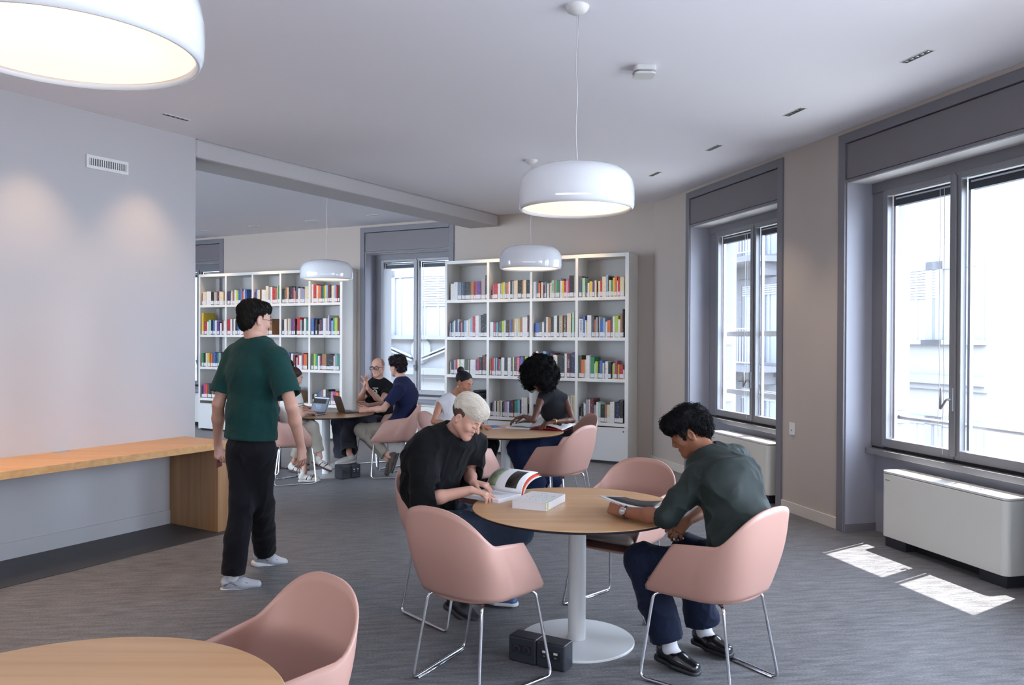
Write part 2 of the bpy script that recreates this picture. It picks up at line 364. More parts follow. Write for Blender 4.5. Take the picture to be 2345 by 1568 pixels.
def rsq(h, r, n=5):
    out = []
    for cx, cy, a0 in ((1, 1, 0), (-1, 1, 90), (-1, -1, 180), (1, -1, 270)):
        for k in range(n+1): a = math.radians(a0+90*k/n); out.append((cx*(h-r)+r*math.cos(a), cy*(h-r)+r*math.sin(a)))
    return out
MB().prism(rsq(.075, .03), -.035, 0).build('base', M['white'], sd, bevel=.004)
MB().prism(rsq(.055, .03), -.046, -.035).build('gap', M['steel'], sd)
MB().prism(rsq(.072, .03), -.06, -.046).build('cover', M['white'], sd, bevel=.004)
spots = [((402, 268), WL, 'black slotted ceiling spot beside the left wall'), ((2100, 129), WR, 'black slotted ceiling spot above the window nearest the camera'),
         ((1820, 256), WR, 'black slotted ceiling spot between the two right windows'), ((1635, 338), WR, 'black slotted ceiling spot above the second window'),
         ((1500, 398), WR, 'black slotted ceiling spot near the room corner'), ((463, 528), WB, 'black slotted ceiling spot at the far end of the back wall'),
         ((585, 517), WB, 'black slotted ceiling spot above the first bays of the long bookcase'), ((714, 505), WB, 'black slotted ceiling spot above the middle of the long bookcase'),
         ((858, 492), WB, 'black slotted ceiling spot in front of the window between the bookcases')]
spot_pos = []
for (px, py), W, lab in spots:
    p = atz(px, py, H); spot_pos.append((p, W))
    s = thing('recessed_spot', lab, 'ceiling light', (p[0], p[1], H), W.ang, 'recessed slot spots in the ceiling')
    fb = MB()
    for lo, hi in (((-.125, -.03, -.004), (.125, -.024, .002)), ((-.125, .024, -.004), (.125, .03, .002)), ((-.125, -.024, -.004), (-.119, .024, .002)), ((.119, -.024, -.004), (.125, .024, .002))): fb.box(lo, hi)
    fb.build('bezel', M['white'], s)
    MB().box((-.119, -.024, -.002), (.119, .024, .001)).build('recess', M['black'], s)
    for k in range(5): MB().lathe([(.0, -.0035), (.008, -.0035), (.012, -.002)], 10, (-.092+k*.046, 0, 0)).build('lens', M['steel'], s)
def spotlight(p, tgt, e, size=60, blend=.6, col=(1, .66, .36)):
    l = bpy.data.lights.new('spot_lamp', 'SPOT'); l.energy = e; l.spot_size = math.radians(size); l.spot_blend = blend; l.color = col; l.shadow_soft_size = .03
    o = bpy.data.objects.new('spot_lamp', l); COL.objects.link(o); o.location = p
    o.rotation_euler = (Vector(p)-Vector(tgt)).to_track_quat('Z', 'Y').to_euler(); o['kind'] = 'helper'
for s in (-.30, -1.26, -2.4, -3.6): spotlight(WL(s, -.42, H-.02), WL(s, -.26, 0), 50, 72, .85)
for s in (-1.2, -2.7, -4.2): spotlight(WL(s, -1.15, H-.02), WL(s, -1.1, 0), 90, 80, .9, (1, .60, .28))  # added downlights without fixtures, to warm the floor near the bench
for p, W in spot_pos[1:]: spotlight((p[0], p[1], H-.02), tuple(np.array(p)[:2]+W.n*.30)+(0,), 46, 80, .8, (1, .80, .60) if W is WR else (1, .66, .36))
for s in (.9, 2.2): q_ = WB(s, -.7, H-.02); spotlight(q_, WB(s, -.25, 0), 46, 80, .8)

# ------------------------------------------------------------------ pendant lamps
def pendant(x, y, label, zc=2.42, r=.325):
    t = thing('pendant_lamp', label, 'pendant lamp', (x, y, H), 0, 'white dome pendant lamps'); z = zc-H; k = r/.325
    prof = [(.300*k, .004), (.306*k, -.006), (.312*k, -.006), (.322*k, .012), (.325*k, .05), (.324*k, .10), (.316*k, .145), (.298*k, .18), (.268*k, .208), (.225*k, .226), (.16*k, .238), (.08*k, .243), (.0001, .244)]
    sh = MB().lathe(prof, 64, (0, 0, z)).build('shade', M['lamp'], t, smooth=True)
    MB().lathe([(.0001, .009), (.296*k, .009), (.301*k, .012)], 64, (0, 0, z)).build('diffuser', M['diff'], t, smooth=True)
    MB().lathe([(.0001, -.045), (.03, -.042), (.055, -.028), (.066, -.008), (.068, 0)], 28).build('canopy', M['white'], t, smooth=True)
    pts = [(.004*math.sin(i*.9), .003*math.cos(i*.7), -.04+(z+.244+.04)*i/16) for i in range(17)]
    MB().tube(pts, .0032, 6).build('cable', M['cord'], t, smooth=True)
    MB().tube([(.008, .004, -.04), (.0, .004, z+.26), (-.012, 0, z+.24)], .0012, 5).build('steel_wire', M['steel'], t)
    return t
pendant(.355, 4.47, 'white dome pendant lamp over the table with the white book')
pendant(.19, 8.33, 'white dome pendant lamp in front of the corner bookcase')
pendant(atY(748, 600, 10.0)[0], 10.0, 'white dome pendant lamp over the table with the laptops')
pendant(-1.125, 2.02, 'large lit pendant lamp cut off by the top edge, nearest the camera')

# ------------------------------------------------------------------ wooden bench along the left wall
be = thing('wall_bench', 'long oak veneer counter bench with panel end along the left wall', 'bench')
pin = np.array(atz(499, 1219.8)[:2]); pw = np.array(xy(WL, .0)); wdir = (pin-pw); dep = np.hypot(*wdir); dl = np.array(WL.d)
BW = Wall(pw, WL.d, tuple(-wdir/dep*-1))   # t>0 towards the room
XB = lambda a, t, z: BW(a, t, z)
MB().box((-9.4, .0, .722), (.165, dep, .777), XB).build('slab', M['oak'], be, bevel=.002)
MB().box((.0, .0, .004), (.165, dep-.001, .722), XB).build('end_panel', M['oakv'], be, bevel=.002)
for px in (-1.02, -2.3): MB().box((px-.05, .03, .777), (px+.05, .11, .780), XB).build('cable_port', M['steel'], be, bevel=.001)

# ------------------------------------------------------------------ round tables
def table(x, y, label, R=.59):
    t = thing('round_table', label, 'table', (x, y, 0), 0, 'round oak topped pedestal tables')
    MB().lathe([(.0001, .752), (R-.003, .752), (R, .750)], 96).build('top', M['top'], t, smooth=False)
    MB().lathe([(R, .750), (R-.001, .742), (R-.02, .733), (.0001, .733)], 96).build('edge_band', M['edge'], t, smooth=True)
    MB().lathe([(.05, .012), (.05, .733)], 40).build('column', M['white'], t, smooth=True)
    autosmooth(MB().lathe([(.05, .013), (.318, .011), (.322, .008), (.322, 0)], 80).build('base', M['white'], t), 30)
    return t
T1 = (.372, 4.49); T2 = (-.06, 8.13); T3 = (-2.30, 9.90); T0 = (-1.15, 1.93)
table(*T1, 'round table with the blond reader and the man in the green shirt')
table(*T2, 'round table in front of the corner bookcase with an open magazine')
table(*T3, 'round table with two laptops near the long bookcase')
table(*T0, 'round table cut off by the bottom edge, nearest the camera')
# ------------------------------------------------------------------ bucket chairs (forward = +x)
def chair_shell():
    NU, NV = 60, 14
    def bend(t, xb, xs, hw, xf, hf):     # t in 0..1 from back centre to the front end
        k = .52
        if t < k:
            a = t/k*math.pi/2; e = .8
            return xs-(xs-xb)*abs(math.cos(a))**e, hw*abs(math.sin(a))**.78
        q = (t-k)/(1-k); return xs+(xf-xs)*q, hw+(hf-hw)*q
    V = []
    for i in range(NU+1):
        u = -1+2*i/NU; t = abs(u); sg = -1 if u < 0 else 1
        bx, by = bend(t, -.250, -.06, .252, .258, .226); rx, ry = bend(t, -.330, -.185, .268, .110, .256)
        q = min(t/.52, 1); rz = .735+.170*(.8*math.cos(math.pi/2*q)+.2*(.5*(1+math.cos(math.pi*q))))-.045*max(0, (t-.52)/.48)
        rz -= .02*max(0, (t-.95)/.05)**2
        bz = .440+.018*math.cos(math.pi*min(t, 1))
        for j in range(NV+1):
            v = j/NV
            if v < .14:      # rolled lower edge
                w = v/.14; a = w*math.pi/2; ins = .035*(1-math.sin(a)); zz = bz+.03*(1-math.cos(a)); vv = 0.
            else: vv = (v-.14)/.86; ins = 0; zz = bz+.03+(rz-bz-.03)*vv
            bul = .018*math.sin(math.pi*vv)*(1 if t < .6 else .4)
            x = bx+(rx-bx)*vv; y = by+(ry-by)*vv**.85
            ln = math.hypot(x-.02, y)+1e-6; nx, ny = (x-.02)/ln, y/ln
            cr_ = max(0, (t-.50)/.50+vv-1)
            fd = min(1, max(0, (.9-t)/.3)); x += nx*(bul-ins)*fd; y += ny*(bul-ins)-.034*cr_
            V.append((x, sg*y, zz))
    f = [(i*(NV+1)+j, i*(NV+1)+j+1, (i+1)*(NV+1)+j+1, (i+1)*(NV+1)+j) for i in range(NU) for j in range(NV)]
    # seat pan: join left and right lower edges
    n0 = len(V); NC = 10
    for i in range(NU//2+1):
        a = V[i*(NV+1)]; b = V[(NU-i)*(NV+1)]
        for j in range(NC+1):
            s = j/NC; V.append((a[0]+(b[0]-a[0])*s, a[1]+(b[1]-a[1])*s, a[2]-.006*math.sin(math.pi*s)))
    for i in range(NU//2):
        for j in range(NC): p = n0+i*(NC+1)+j; f.append((p, p+1, p+NC+2, p+NC+1))
    return V, f
def make_chair():
    r = thing('bucket_chair', '', 'chair')
    V, f = chair_shell(); me = newmesh('shell', V, f, True); sh = link('shell', me, M['pink'], r)
    w = sh.modifiers.new('weld', 'WELD'); w.merge_threshold = .0015
    s = sh.modifiers.new('solid', 'SOLIDIFY'); s.thickness = .010; s.offset = -1
    # seat pad
    pts = []
    for k in range(41):
        a = math.pi*(k/40)
        y = .222*math.cos(a); x = -.02-.165*abs(math.sin(a))**.75; pts.append((x, y))
    out = [(.268, -.19), (.276, 0), (.268, .19), (.250, .214)]+pts+[(.250, -.214)]
    vs = []; m = len(out)
    for z, k in ((.462, .93), (.472, .99), (.492, 1.0), (.505, .96), (.512, .80), (.506, .45)):
        for x, y in out: vs.append((.05+(x-.05)*k, y*k, z-.010*(x > .24)*(k > .9)*(z > .49)))
    vs.append((.05, 0, .503)); vs.append((.05, 0, .462))
    fs = [(i*m+k, i*m+(k+1) % m, (i+1)*m+(k+1) % m, (i+1)*m+k) for i in range(5) for k in range(m)]
    fs += [(5*m+k, 5*m+(k+1) % m, 6*m) for k in range(m)]+[((k+1) % m, k, 6*m+1) for k in range(m)]
    link('seat_pad', newmesh('seat_pad', vs, fs, True), M['pad'], r)
    for sg in (1, -1):
        pth = [(-.06, sg*.10, .428), (-.165, sg*.175, .432), (-.235, sg*.215, .010), (.235, sg*.292, .010), (.222, sg*.20, .418), (.10, sg*.12, .424)]
        MB().tube(rounded(pth, .035, 5), .0082, 10).build('sled_leg', M['chrome'], r, smooth=True)
        g = np.array([(-.205, sg*.216, .006), (.205, sg*.284, .006)]); g[:, 1] -= sg*.012
        MB().tube(g, .0055, 8).build('floor_glide', M['chrome'], r, smooth=True)
    MB().box((-.06, -.12, .420), (.10, .12, .430)).build('mounting_plate', M['black'], r)
    return r
proto = make_chair(); used = [False]
def chair(x, y, fx, fy, label):
    o = proto if not used[0] else copytree(proto); used[0] = True
    o.location = (x, y, 0); o.rotation_euler = (0, 0, math.atan2(fy, fx)); o['label'] = label; o['group'] = 'pink bucket chairs with chrome sled legs'
    return o
chair(-.17, 4.00, .62, .78, 'empty pink bucket chair seen from behind, in front of the blond reader')
chair(1.02, 4.01, -.68, .73, 'pink bucket chair under the man in the green shirt')
chair(-.36, 4.95, .77, -.635, 'pink bucket chair under the blond reader, mostly hidden')
chair(.70, 5.07, -.60, -.80, 'empty pink chair with taupe seat facing the camera across the table')
chair(-.83, 2.44, -.72, -.69, 'pink bucket chair at the bottom edge showing its warm inner shell')
chair(.44, 7.50, -.80, .60, 'empty pink chair beside the woman with afro hair')
chair(.55, 8.36, -.90, -.25, 'pink bucket chair under the woman with afro hair')
chair(-.66, 8.52, .93, -.30, 'pink bucket chair under the woman in the white sleeveless top')
chair(-.42, 7.32, .55, .83, 'pink chair partly hidden behind the blond reader')
chair(-1.45, 9.86, -1.0, -.02, 'pink bucket chair under the man in the navy shirt')
chair(-1.72, 10.6, -.75, -.60, 'pink chair under the bald man with glasses')
chair(-2.62, 9.36, .80, .55, 'pink chair under the woman in the cream top')
chair(-3.06, 10.1, .98, -.1, 'pink chair behind the walking man, farthest from the camera')

# ------------------------------------------------------------------ bookcases
BC = dict(w='d9d7d3', e='d6c9a8', g='97969a', G='55565a', k='1f1f23', n='27305a', b='3f62a8', s='86a9c4', r='b3262f', d='6b2430', m='b73a6c', o='d9672a',
          y='d8b93b', l='a9c23c', t='2f8a76', f='2f7f4d', F='46503a', p='5d3c80', v='8f8fb4', c='9a6b42', u='a3cdb6', B='6b8299')
CN = dict(w='white', e='cream', g='grey', G='charcoal', k='black', n='navy', b='blue', s='sky blue', r='red', d='maroon', m='pink', o='orange', y='yellow',
          l='lime', t='teal', f='green', F='olive', p='purple', v='lilac', c='brown', u='mint', B='steel blue')
def bookmat(k):
    m = mat('book_cover_'+CN[k].replace(' ', '_'), BC[k], .5); n = m.node_tree.nodes; L = m.node_tree.links; b = n['Principled BSDF']
    # printed bands and title streaks, different for every book
    tc = n.new('ShaderNodeTexCoord'); oi = n.new('ShaderNodeObjectInfo'); mp = n.new('ShaderNodeMapping'); L.new(tc.outputs['Object'], mp.inputs[0])
    cx = n.new('ShaderNodeCombineXYZ'); ml = n.new('ShaderNodeMath'); ml.operation = 'MULTIPLY'; ml.inputs[1].default_value = 50
    L.new(oi.outputs['Random'], ml.inputs[0])
    for i in range(3): L.new(ml.outputs[0], cx.inputs[i])
    L.new(cx.outputs[0], mp.inputs['Location']); mp.inputs['Scale'].default_value = (110, 110, 20)
    no = n.new('ShaderNodeTexNoise'); no.inputs['Scale'].default_value = 1.5; no.inputs['Detail'].default_value = 1; L.new(mp.outputs[0], no.inputs[0])
    r = n.new('ShaderNodeValToRGB'); r.color_ramp.interpolation = 'CONSTANT'; e = r.color_ramp.elements
    dark = sum(lin(BC[k])[:3]) < .9
    e[0].position = 0; e[0].color = lin(BC[k]); e[1].position = .70; e[1].color = lin('a9a7a0') if dark else lin('6a6462')
    L.new(no.outputs[0], r.inputs[0]); L.new(r.outputs[0], b.inputs['Base Color']); return m
BM = {k: bookmat(k) for k in BC}; M['pages'] = mat('book_pages', 'd8d2c2', .8); M['tagw'] = mat('spine_label', 'd5d5d6', .6)
RIGHT = [
 ["k119 w425 w427 B427 G227 n227 k527 F127 c227 o127 d227 m127 p427 d127 g431 k236", "k114 r119 B220 r423 w323 b123 y123 l124 y225 B224 o224 w225 k227 g226 e226 e227 k427 c226 e327 k427",
  "w324 s124 G225 o222 r118 w223 r219 B223 u116 w221 o118 e222 u325 c125 g226 f325 v128 w224 y224 r323 w124 m227 k531 g234", "G330 u327 g118 p117 w220 s118 y322 p221 e223 k220 e222 r223 e428 s230 k128 e223 t222 y226 o228 w122 r226 e427"],
 ["G121 v121 n122 v122 k123 u124 w125 n327 w127 n223 m122 g122 k223 s325 w225 e227 s329 r331 w432 g233 k333 k435", "w422 g122 m222 t222 s122 n122 F423 l324 w225 k425 o126 b226 F226 c226 e327 w227 G127 y127 c329 w329 w329 d232 u134",
  "b320 b321 G321 w222 n226 e229 c328 k229 G129 w331 k231 e331 c131 k331 d131 e434 F133 u235 c138", "w426 b230 w124 y122 w431 G230 k130 o125 g228 k129 e129 b326 s227 w222 o324 G225 w229 l330 w225 c233 k139"],
 ["w119 k120 e120 k221 v222 r223 w223 y123 u123 w423 F423 g123 k117 w323 w323 p223 r226 k327 d330 k131 c128", "r123 c125 r326 w126 G126 s226 k227 r225 t124 w427 k427 w427 G227 e228 F328 m429 o126 b329 k228 l429 G130 g130",
  "d335 w237 g335 F237 s337 k429 d334 w332 e131 k232 k532 w234 d334 k234 n336", "F332 o326 e226 w432 g132 f430 w121 l224 l123 k222 b325 e222 k122 w324 k323 w220 l222 m225 y220 r419 w113"],
 ["G218 w218 k220 g220 w320 k322", "n219 d119 w120 v121 d122 w223 k223 e223 k123 e124 w223 k122 n223 c123 v323 w223 n324 d325 k124 t425 s326 k226 w330 w430 k320",
  "k320 y119 k222 w322 d322 b324 k224 w324 k320 k224 l120 e336", "k219 e118 k224 w127 w125 g331 w131 d332 k128 g124 w123 w228 u227 k425 c225 e325 w429 k229 n228 k432"]]
LEFT = [
 ["d122 e424 w325 w225 k324 c124 u123 g223 d224 e324 e223 c122 e120", "n223 d122 s122 w125 c223 w226 l225 b225 v128 n125 o124 w127 b226", "d121 b226 e325 k124 c125 w325 w124 e331 g229 w229 r327 c227 w131 f231",
  "k225 G124 c228 e127 k329 d227 v127 o121 G228 w225 g226 v224 e228 e228", "w231 r431 e229 o328 n229 f228 y229 s229 d229 k228 e328 s229 r228 k228"],
 ["y240 c124 r324 w224 u327 k227 b227 g125 w226 p324 w119 w221 d224 w225", "r328 w228 k128 w228 k226 b226 w224 r223 k324 w224", "w224 e220 y221 g224 b226 d228 k227 c328", "k226 w327 c128 e228 g227 p228 m128 k127 f217 r330 g226 k225 w228 t228 k128",
  "b328 s216 k226 g218 d226 n226 w328 g328 w133 p228 s224 t228 l329 d228"],
 ["f225 k225 e225 y225 c124 o224 k126 b227 n226 t226 g226 k226", "k324 w324 g324 b324 r324 y224 k324 w324", "w324 b324 k224 r324 g224 w324 n324 c224", "b328 b428 k126 w227 d224 w220 r224 w224 g126 r128 o226 c126", "F227 l227 t226 w224 m124 k124 c427 k427 k326 w124 g227 t227"],
 ["n222 m326 o125 G226 k226 c225 F225 g224", "k322 w322 g222 d222 k322", "w322 k222 b222 g222 d322", "w222 k222 g224 F426 y221 o221 c220", "k216 w216 k217 F122 b222 c224 w225 k225 k222 g222 m322 o221"]]
def parse(s): return [(t[0], int(t[1])*.0128, int(t[2:])*.01*.98) for t in s.split()]
ORD = ['first', 'second', 'third', 'fourth', 'fifth', 'sixth', 'seventh', 'eighth', 'ninth', 'tenth', 'eleventh', 'twelfth', 'thirteenth', 'fourteenth', 'fifteenth', 'sixteenth', 'seventeenth', 'eighteenth', 'nineteenth',
       'twentieth', 'twenty-first', 'twenty-second', 'twenty-third', 'twenty-fourth', 'twenty-fifth', 'twenty-sixth', 'twenty-seventh']
ROWS = ['top', 'second', 'third', 'lowest']
SPINE = {(0, 2, 'u', 325): 'DESIGN', (2, 1, 'm', 429): 'FASHION', (2, 2, 'd', 334): 'GENESI', (3, 3, 'e', 325): 'INSPIRATION', (3, 2, 'e', 336): 'LONDON POVERTY MA', (1, 3, 'w', 426): 'DESIGN', (1, 2, 'e', 331): 'HOW WE WORK', (1, 2, 'k', 331): 'TOMORROW'}
count = [0]
def bookcase(name, label, s_left, s_right, ncol, books, bay_label, zrows, front=.38, single=True):
    """s_left > s_right ; local frame: x runs from the left end to the right end, y = depth into the wall"""
    Wd = s_left-s_right; dpt = front-.01; base = WB(s_left, -front, 0); ang = math.atan2(-WB.d[1], -WB.d[0])
    r = thing(name, label, 'bookcase', base, ang, 'white open bookcases')
    z0 = .545; th = .04; ztop = zrows[0][1]
    bx = lambda lo, hi: MB().box(lo, hi)
    bx((0, 0, .03), (th, dpt, ztop)).build('side_panel', M['shelf'], r, bevel=.002); bx((Wd-th*1.3, 0, .03), (Wd, dpt, ztop)).build('side_panel', M['shelf'], r, bevel=.002)
    bx((th, 0, ztop-.05), (Wd-th*1.3, dpt, ztop)).build('top_panel', M['shelf'], r, bevel=.002)
    bx((th, dpt-.012, .03), (Wd-th, dpt, ztop-.05)).build('back_panel', M['shelfback'], r)
    bx((.02, .05, 0), (Wd-.02, dpt-.03, .03)).build('plinth', M['black'], r)
    cw = (Wd-th*1.3-th)/ncol
    for i in range(1, ncol): bx((th+cw*i-.02, .001, z0+.01), (th+cw*i+.02, dpt-.012, ztop-.05)).build('divider', M['shelf'], r, bevel=.0015)
    for (za, zb) in zrows:
        bx((th, .002, za-.045), (Wd-th*1.3, dpt-.012, za)).build('shelf_board', M['shelf'], r, bevel=.0015)
    for i in range(ncol):
        x0 = th+cw*i+.003; x1 = x0+cw-.006
        if i == 0: x0 = .004
        if i == ncol-1: x1 = Wd-.004
        d = bx((x0, -.004, .04), (x1, .014, z0-.052)).build('cabinet_door', M['door'], r, bevel=.002)
        MB().tube([(x1-.06, -.008, z0-.10), (x1-.06, -.003, z0-.10)], .010, 14).build('lock', M['dgrey'], d)
        for (za, zb) in zrows[:3]:
            if random.random() < .8: bx((th+cw*(i+.47), .0005, za-.034), (th+cw*(i+.47)+.08, .002, za-.014)).build('shelf_tag', M['tagw'], r)
    group = 'books in the '+bay_label
    X = Matrix.Translation(base) @ Matrix.Rotation(ang, 4, 'Z')
    stuff = {}
    for ri, row in enumerate(books):
        za = zrows[ri][0]
        for ci, s in enumerate(row):
            bk = parse(s); x = th+cw*ci+.03; lim = th+cw*(ci+1)-.024
            tot = sum(b[1] for b in bk); sc = min(1.9, (lim-x)/tot)
            for bi, (k, w, h) in enumerate(bk):
                w *= sc; dep_ = min(.27, h*.74+random.uniform(-.01, .01)); y0 = .012+random.uniform(0, .012)+(.03 if h < .2 else 0)
                lean = 0
                bw = w-.0012
                vb = [(0, 0, 0), (bw, 0, 0), (bw, dep_, 0), (0, dep_, 0), (0, 0, h), (bw, 0, h), (bw, dep_, h), (0, dep_, h)]
                c = min(.003, bw*.2)
                # cover with inset page block on top
                mb = MB(); mb.box((0, 0, 0), (c, dep_, h)).box((bw-c, 0, 0), (bw, dep_, h)).box((c, 0, 0), (bw-c, c, h))
                nb = len(mb.f); mb.box((c, c, .002), (bw-c, dep_-.004, h-.004))
                lh = .055+random.uniform(-.004, .006)
                if single and count[0] < 300:
                    count[0] += 1
                    hw = 'tall' if h > .295 else ('short' if h < .21 else 'mid-height')
                    tw = 'thick' if bw > .04 else ('slim' if bw < .022 else 'medium')
                    me = newmesh('book', mb.v, mb.f); me.materials.append(BM[k]); me.materials.append(M['pages'])
                    me.polygons.foreach_set('material_index', [0]*nb+[1]*(len(mb.f)-nb))
                    o = link('book', me, None)
                    if random.random() < .08 and bi > 2: lean = -.0
                    o.matrix_world = X @ Matrix.Translation((x, y0, za+.0005))
                    tag(o, '%s %s book, %s along bay %s, %s shelf of the %s' % (tw if h > .21 else 'short', CN[k], ORD[bi], ['one', 'two', 'three', 'four', 'five'][ci], ROWS[ri], bay_label), 'book', group)
                    z_l = .012
                    MB().box((c*.3, -.0006, z_l), (bw-c*.3, .0, z_l+lh)).build('spine_label', M['tagw'], o)
                    key = (ri, ci, k, int(s.split()[bi][1:]))
                    if key in SPINE:
                        cu = bpy.data.curves.new('title', 'FONT'); cu.body = SPINE[key]; cu.align_x = 'CENTER'; cu.align_y = 'CENTER'; cu.size = bw*.8
                        t = bpy.data.objects.new('title', cu); COL.objects.link(t); t.parent = o
                        t.rotation_euler = (math.pi/2, math.pi/2, 0); t.location = (bw/2, -.001, lh+(h-lh)/2)
                        wd = len(cu.body)*cu.size*.62; av_ = (h-lh)*.86
                        if wd > av_: cu.size *= av_/wd
                        cu.extrude = .0002; tm = (M['tagw'] if k in 'mdk' else BM['r'] if key[2] == 'e' and ri == 3 and ci == 3 else M['black'])
                        to_mesh(t, tm)
                else:
                    sv, sf, sm = stuff.setdefault('all', ([], [], []))
                    n0 = len(sv); sv += [(a+x, b+y0, c_+za+.0005) for a, b, c_ in mb.v]; sf += [tuple(q+n0 for q in f) for f in mb.f]; sm += [k]*nb+['_pg']*(len(mb.f)-nb)
                    tb = MB().box((c*.3, -.0006, .012), (bw-c*.3, 0, .012+lh)); n0 = len(sv)
                    sv += [(a+x, b+y0, c_+za+.0005) for a, b, c_ in tb.v]; sf += [tuple(q+n0 for q in f) for f in tb.f]; sm += ['_tg']*len(tb.f)
                x += w
    if stuff:
        sv, sf, sm = stuff['all']; keys = sorted(set(sm)); me = newmesh('books', sv, sf)
        for k in keys: me.materials.append(M['pages'] if k == '_pg' else M['tagw'] if k == '_tg' else BM[k])
        me.polygons.foreach_set('material_index', [keys.index(k) for k in sm])
        o = link('books', me, None); o.matrix_world = X
        tag(o, 'rows of mixed books with white spine labels in the '+bay_label, 'books', None, 'stuff')
    return r
zr = [(2.265, 2.852), (1.712, 2.2), (1.150, 1.67), (.553, 1.1)]
bookcase('bookcase', 'white four-bay bookcase by the room corner, nearer the camera', 3.128, .216, 4, RIGHT, 'corner bookcase', zr)
zl = [(2.270, 2.825), (1.735, 2.2), (1.155, 1.67), (.590, 1.1)]
bookcase('bookcase', 'long white five-bay bookcase behind the walking man', 8.43, 5.10, 5, LEFT, 'long bookcase', zl, single=True)
# archive box lying in the lowest left bay of the corner bookcase
Xs = Matrix.Translation(WB(3.128, -.38, 0)) @ Matrix.Rotation(math.atan2(-WB.d[1], -WB.d[0]), 4, 'Z')
bxm = MB().box((.42, .03, .79), (.62, .3, .88)).box((.47, .03, .88), (.60, .3, .92)).build('document_case', M['dgrey'], bevel=.02)
bxm.matrix_world = Xs; tag(bxm, 'dark rounded case lying on books behind the woman in white', 'case')

# ------------------------------------------------------------------ things on the tables
def frame_at(x, y, z, rz): return Matrix.Translation((x, y, z)) @ Matrix.Rotation(rz, 4, 'Z')
M['photo'] = mat('printed_photo', '2c2421', .3, var=(40, .7)); M['photo2'] = mat('printed_photo_green', '7f8a6a', .3, var=(30, .5)); M['orange'] = mat('orange_endpaper', 'd8502c', .5)
M['redpaper'] = mat('red_endpaper', '8f1c2b', .5); M['print'] = mat('small_print', 'a9a9b0', .6)
# closed white book with relief lettering
zt = .752
A = atz(1171, 1163, zt); Bp = atz(1251, 1171, zt); C = atz(1282, 1147, zt)
bv = Bp-A; rz = math.atan2(bv[1], bv[0]); bl = np.hypot(bv[0], bv[1]); bd = np.hypot(*(C-Bp)[:2])
bd = max(bd, .2); r = thing('closed_book', 'thick white closed book with faint lettering on the near round table', 'book', (A[0], A[1], zt), rz)
MB().box((0, 0, 0), (bl, bd, .003)).box((0, 0, .042), (bl, bd, .045)).box((bl-.003, 0, 0), (bl, bd, .045)).build('cover', M['white'], r, bevel=.001)
MB().box((.004, .004, .003), (bl-.004, bd-.004, .042)).build('page_block', M['paper'], r)
MB().box((bl, .012, .004), (bl+.0006, .03, .041)).build('spine_tag', BM['l'], r)
rnd = random.Random(3)
mk = MB()
for i in range(5):
    for j in range(7):
        if rnd.random() < .75:
            x0 = .03+j*(bl-.06)/7+rnd.uniform(0, .01); y0 = .03+i*(bd-.05)/5; pts = [(x0+rnd.uniform(0, .018), y0+rnd.uniform(0, .02), .0455) for _ in range(3)]
            mk.tube(pts, .0008, 4)
mk.build('cover_marks', M['print'], r)
def sheet(nm, m, parent, fn, us, vs, th=.0008):
    v = [fn(u, q) for u in us for q in vs]; nv = len(vs)
    f = [(i*nv+j, i*nv+j+1, (i+1)*nv+j+1, (i+1)*nv+j) for i in range(len(us)-1) for j in range(nv-1)]
    o = link(nm, newmesh(nm, v, f, True), m, parent); s_ = o.modifiers.new('s', 'SOLIDIFY'); s_.thickness = th; s_.offset = 0; return o
LS = lambda a, b, n: [a+(b-a)*i/(n-1) for i in range(n)]
# blond reader's open book: x along the spine, y away from the camera
P0 = atz(1100, 1116, .775); P1 = atz(1192, 1130, .775); rz = math.atan2((P1-P0)[1], (P1-P0)[0]); bl = .27
r = thing('open_book', 'open illustrated book with orange endpaper under the blond reader\'s hands', 'book', (P1[0], P1[1], .7525), rz)
MB().box((-bl, -.21, 0), (0, .01, .020)).build('page_block', M['paper'], r, bevel=.003)
MB().box((-bl-.004, -.214, -.0005), (.004, .0, .0015)).build('cover', M['white'], r)
prof = lambda t, k=1.: (.008+.17*t**1.7*k, .020+.105*math.sin(math.pi/2*t**.9)*k)
sheet('raised_pages', M['paper'], r, lambda u, q: (q,)+prof(u), LS(0, 1, 14), LS(-bl, 0, 4), .006)
sheet('endpaper', M['orange'], r, lambda u, q: (q+.003, prof(u)[0]+.010+.012*u, prof(u)[1]-.012-.006*u), LS(0, 1, 14), LS(-bl, 0, 4), .003)
sheet('raised_cover', M['white'], r, lambda u, q: (q+.005, prof(u)[0]+.016+.016*u, prof(u)[1]-.02-.008*u), LS(0, 1, 14), LS(-bl, 0, 4), .003)
pf = lambda a, b: (lambda u, q: (q, prof(u)[0]-.0046, prof(u)[1]+.0018+.0015*u))
sheet('picture', M['photo'], r, pf(0, 0), LS(.12, .88, 12), LS(-.125, -.04, 3), .0006)
sheet('picture', M['photo2'], r, pf(0, 0), LS(.12, .95, 12), LS(-.262, -.20, 3), .0006)
for k in range(9): MB().box((-.2, -.05-k*.011, .0203), (-.05-(k % 3)*.02, -.047-k*.011, .0206)).build('text_line', M['print'], r) if k < 6 else None
